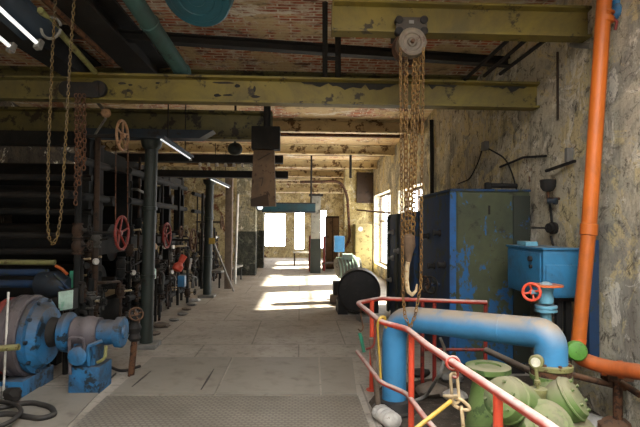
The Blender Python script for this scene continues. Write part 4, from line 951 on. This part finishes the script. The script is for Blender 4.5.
part('cone', MB().lathe(a, P(71, 285, 6.0)-a, [(-.05, .07), (0, .14), (.2, .16), (.3, .12), (.36, .08)], 22), 'dark_blue', t)
part('rib', MB().tube([P(46, 276, 5.92), P(66, 292, 5.9)], .014, 6).tube([P(54, 274, 5.9), P(70, 290, 5.9)], .014, 6), 'tank_blue', t)
part('support', MB().bb((a.x+.12, 5.98, 0), (a.x+.24, 6.12, a.z-.08)), 'black_steel', t)
single('red_lever', MB().tube([P(56, 266, 5.95), P(62, 269, 5.9), P(67, 274, 5.85)], .018, 8), 'orange_dirty', 'short orange-red lever above the blue gear motor', 'lever', P(60, 268, 5.9))
a, b = P(69.5, 271, 6.05), P(77.5, 288, 6.05)
single('panel_plate', MB().bb((a.x, 6.05, b.z), (b.x, 6.09, a.z), .004), 'green_panel', 'small dark teal plate behind the pale square lamp', 'plate', a)
t = thing('control_lamp', 'pale square light panel above the blue pump coupling', 'panel', P(65, 300, 5.55))
part('glass_panel', MB().prism([P(58.5, 292, 5.55), P(72.5, 290, 5.55), P(72, 308.5, 5.55), P(58.5, 311, 5.55)], (0, .02, 0)), 'pale_green', t, 'pale green-white panel')
part('casing', MB().prism([P(57.5, 291, 5.57), P(73.5, 289, 5.57), P(73, 309.5, 5.57), P(57.5, 312, 5.57)], (0, .12, 0)), 'black_steel', t)
part('stand', MB().cyl((P(65, 300, 5.6).x, 5.64, 0), (P(65, 300, 5.6).x, 5.64, P(65, 300, 5.6).z), .03, 10), 'black_steel', t)

# ------------------------------------------------------------------ LEFT: blue pump set
PY = 5.15; zc = P(100, 332, PY).z
def xx_(px): return P(px, 332, PY).x
t = thing('vacuum_pump', 'blue pump set with dark drum and flanges on the floor at lower left', 'pump', (xx_(92), PY, 0))
o = V((0, PY, zc)); X1 = V((1, 0, 0))
def lx(name, prof, mt, lb=None, par=None): return part(name, MB().lathe(V((0, PY, zc)), X1, [(xx_(p), r) for p, r in prof], 36), mt, par or t, lb)
zc0 = zc; 
lx('end_flange', [(116, .0), (116, .11), (117, .15), (123, .155), (124, .145), (124, .07), (126, .065), (126, 0)], 'motor_blue', 'blue end flange')
lx('end_cover', [(100, .0), (100, .12), (108, .125), (116.2, .115), (116.2, 0)], 'motor_blue')
bd = lx('pump_body', [(73, 0), (73, .13), (76, .155), (84, .15), (86, .16), (92, .16), (94, .15), (100.3, .145), (100.3, 0)], 'motor_grey', 'dusty grey pump body')
lx('bell_flange', [(58, .08), (60, .10), (64, .19), (70, .20), (72, .185), (74, .14)], 'motor_blue', 'blue bell housing')
lx('shaft_guard', [(50, .14), (52, .15), (60, .13), (60, .09)], 'black_steel')
zc = zc-.03
rg = lx('coupling_ring', [(36, .2), (36, .36), (38, .37), (42, .37), (43, .33), (50, .28), (52, .15), (52, .0)], 'motor_blue', 'large blue ring flange')
for i in range(10):
    an = 2*PI*i/10; cc = V((xx_(42.5), PY+math.cos(an)*.345, zc+math.sin(an)*.345)); part('bolt', MB().cyl(cc, cc+V((.03, 0, 0)), .018, 6), 'dark_blue', rg)
lx('drive_drum', [(16, 0), (16, .38), (20, .40), (24, .40), (25, .385), (29, .385), (30, .40), (35, .40), (36.2, .385), (36.2, 0)], 'motor_grey', 'dark ribbed drum')
lx('brake_disc', [(6, 0), (6, .36), (8, .375), (14, .375), (16, .36), (16, 0)], 'dark_red', 'brown-red disc')
lx('motor_body', [(-70, 0), (-70, .30), (4, .30), (6, .26), (6, 0)], 'dark_machine')
part('drum_cradle', MB().bb((xx_(18), PY-.3, 0), (xx_(40), PY+.3, .16), .01), 'motor_blue', t)
part('motor_base', MB().bb((xx_(-70), PY-.18, 0), (xx_(10), PY+.26, .22), .01), 'dark_machine', t)
pd = part('pedestal', MB().bb((xx_(77), PY-.17, 0), (xx_(107), PY+.15, .26), .012).bb((xx_(79), PY-.12, .26), (xx_(100), PY+.12, .5), .012), 'motor_blue', t)
vb = part('valve_block', MB().lathe(V((xx_(88), PY-.26, .38)), (0, 1, 0), [(0, .05), (.02, .09), (.12, .10), (.14, .1)], 20), 'motor_blue', t)
part('small_pipe', MB().tube(bend([(xx_(80), PY-.2, .2), (xx_(80), PY-.24, .56), (xx_(94), PY-.24, .56), (xx_(94), PY-.2, .36)], .04), .016, 8), 'motor_grey', t)
part('small_pipe', MB().tube(bend([(xx_(98), PY-.2, .28), (xx_(98), PY-.24, .48), (xx_(110), PY-.2, .52)], .04), .018, 8), 'motor_blue', t)
part('small_pipe', MB().tube(bend([(xx_(104), PY-.15, .3), (xx_(112), PY-.17, .34), (xx_(112), PY-.15, .46)], .04), .016, 8), 'olive', t)
# rusty stand with small valve right of it
p = PZ(131, 376, 0)
t = thing('drain_stand', 'rusty standpipe with a knobby valve right of the blue pump set', 'pipe', (p.x, p.y, 0))
part('pipe_run', MB().cyl((p.x, p.y, 0), (p.x+.05, p.y, .62), .035, 12), 'rust', t)
part('valve_body', MB().lathe((p.x+.03, p.y, .38), (0, 0, 1), [(0, .05), (.03, .07), (.08, .05), (.14, .075), (.2, .05), (.28, .06)], 12), 'black_steel', t)
part('handwheel', MB().wheel((p.x+.06, p.y-.05, .68), (.4, -.8, .4), .07, .01, 4, .02), 'rust', t)
part('side_pipe', MB().tube(bend([(p.x+.03, p.y, .5), (p.x-.12, p.y, .5), (p.x-.16, p.y+.05, .44)], .05), .02, 8), 'grey_steel', t)
# hoses on the floor lower left
hp = [PZ(-20, 413, .03), PZ(4, 407, .03), PZ(30, 402, .03), PZ(52, 407, .03), PZ(55, 415, .03), PZ(40, 419, .03), PZ(5, 413, .03), PZ(-25, 420, .03)]
single('rubber_hose', MB().tube(bend(hp, .3, 6), .024, 10), 'rubber', 'black rubber hose looped on the floor in the lower left corner', 'hose', hp[2])
hp = [PZ(-20, 400, .02), PZ(14, 403, .08), PZ(24, 411, .08), PZ(8, 424, .08), PZ(-20, 432, .02)]
single('rubber_hose', MB().tube(bend(hp, .3, 6), .018, 10), 'rubber', 'thin black hose crossing under the looped one at the left frame edge', 'hose', hp[1])
hp = [PZ(108, 366, .02), PZ(122, 372, .02), PZ(140, 366, .02)]
single('cable', MB().tube(bend(hp, .2, 6), .016, 8), 'rubber', 'black cable on the floor between blue pump and rusty standpipe', 'cable', hp[1])
for i, (x, y) in enumerate(((-4, 400), (12, 402))):
    p = PZ(x, y, .0); k = MB().ball((p.x, p.y, .065), .085, 9, (1, 1, .8))
    for v in k.b.verts: v.co += V((random.uniform(-1, 1), random.uniform(-1, 1), random.uniform(-.5, .5)))*.02
    single('scrap_lump', k, ('grey_steel', 'black_steel')[i], ('grey scrap lump at the left frame edge beside the hoses', 'dark scrap lump in front of the drum')[i], 'scrap', (p.x, p.y, 0))
single('upright_rod', MB().cyl(PZ(3, 402, 0), P(8.5, 292, PZ(3, 402, 0).y), .010, 8), 'white', 'thin pale upright rod in front of the red disc at left', 'rod', P(6, 330, 4.55))
single('short_pipe', MB().cyl(P(-60, 353, 4.5), P(19, 347, 4.5), .028, 10).cyl(P(-40, 352, 4.5), V((P(-40, 352, 4.5).x, 4.5, 0)), .028, 10), 'olive', 'short horizontal beige pipe in front of the drum at left', 'pipe', P(0, 350, 4.5))

# ------------------------------------------------------------------ floor plates
def plate(pts, mt, label, z0=.0, h=.012):
    q = [V((p.x, p.y, z0)) for p in pts]
    return single('floor_plate', MB().prism(q, (0, 0, h)), mt, label, 'floor plate', q[0], 'steel floor plates')
plate([PZ(60, 440, 0), PZ(107, 397, 0), PZ(358, 397, 0), PZ(374, 440, 0)], 'checker', 'chequered steel floor plate across the front of the aisle')
plate([PZ(110, 395.5, 0), PZ(152, 358, 0), PZ(232, 358, 0), PZ(214, 395.5, 0)], 'floor_steel', 'smooth grey floor plate nearest the blue pump')
plate([PZ(216, 395.5, 0), PZ(234, 358, 0), PZ(318, 358, 0), PZ(320, 395.5, 0)], 'floor_steel', 'smooth grey floor plate in the middle of the aisle')
plate([PZ(322, 395.5, 0), PZ(320, 358, 0), PZ(352, 358, 0), PZ(357, 395.5, 0)], 'floor_steel', 'narrow smooth floor plate next to the railing')
plate([PZ(-60, 440, 0), PZ(30, 388, 0), PZ(104, 388, 0), PZ(55, 440, 0)], 'floor_steel', 'smooth floor plate under the looped hose')

for (x0, y0, x1, y1) in ((97, 390, 116, 374), (132, 388, 151, 372), (201, 391, 214, 370)):
    a, b = PZ(x0, y0, 0), PZ(x1, y1, 0); n_ = (b-a).cross(V((0, 0, 1))).normalized()*.012
    struct('floor_gap', MB().prism([a-n_*.4, (a+b)/2-n_, b-n_*.3, b+n_*.3, (a+b)/2+n_, a+n_*.4], (0, 0, .0145)), 'rubber')
# ------------------------------------------------------------------ clean helper props, view
for o in bpy.data.objects:
    if '_o' in o: del o['_o']
sc = bpy.context.scene
sc.view_settings.view_transform = 'Standard'; sc.view_settings.look = 'None'; sc.view_settings.exposure = 0.0; sc.view_settings.gamma = 1.0
sc.cycles.max_bounces = 10; sc.cycles.diffuse_bounces = 6; sc.cycles.sample_clamp_indirect = 6
sc.cycles.use_denoising = True
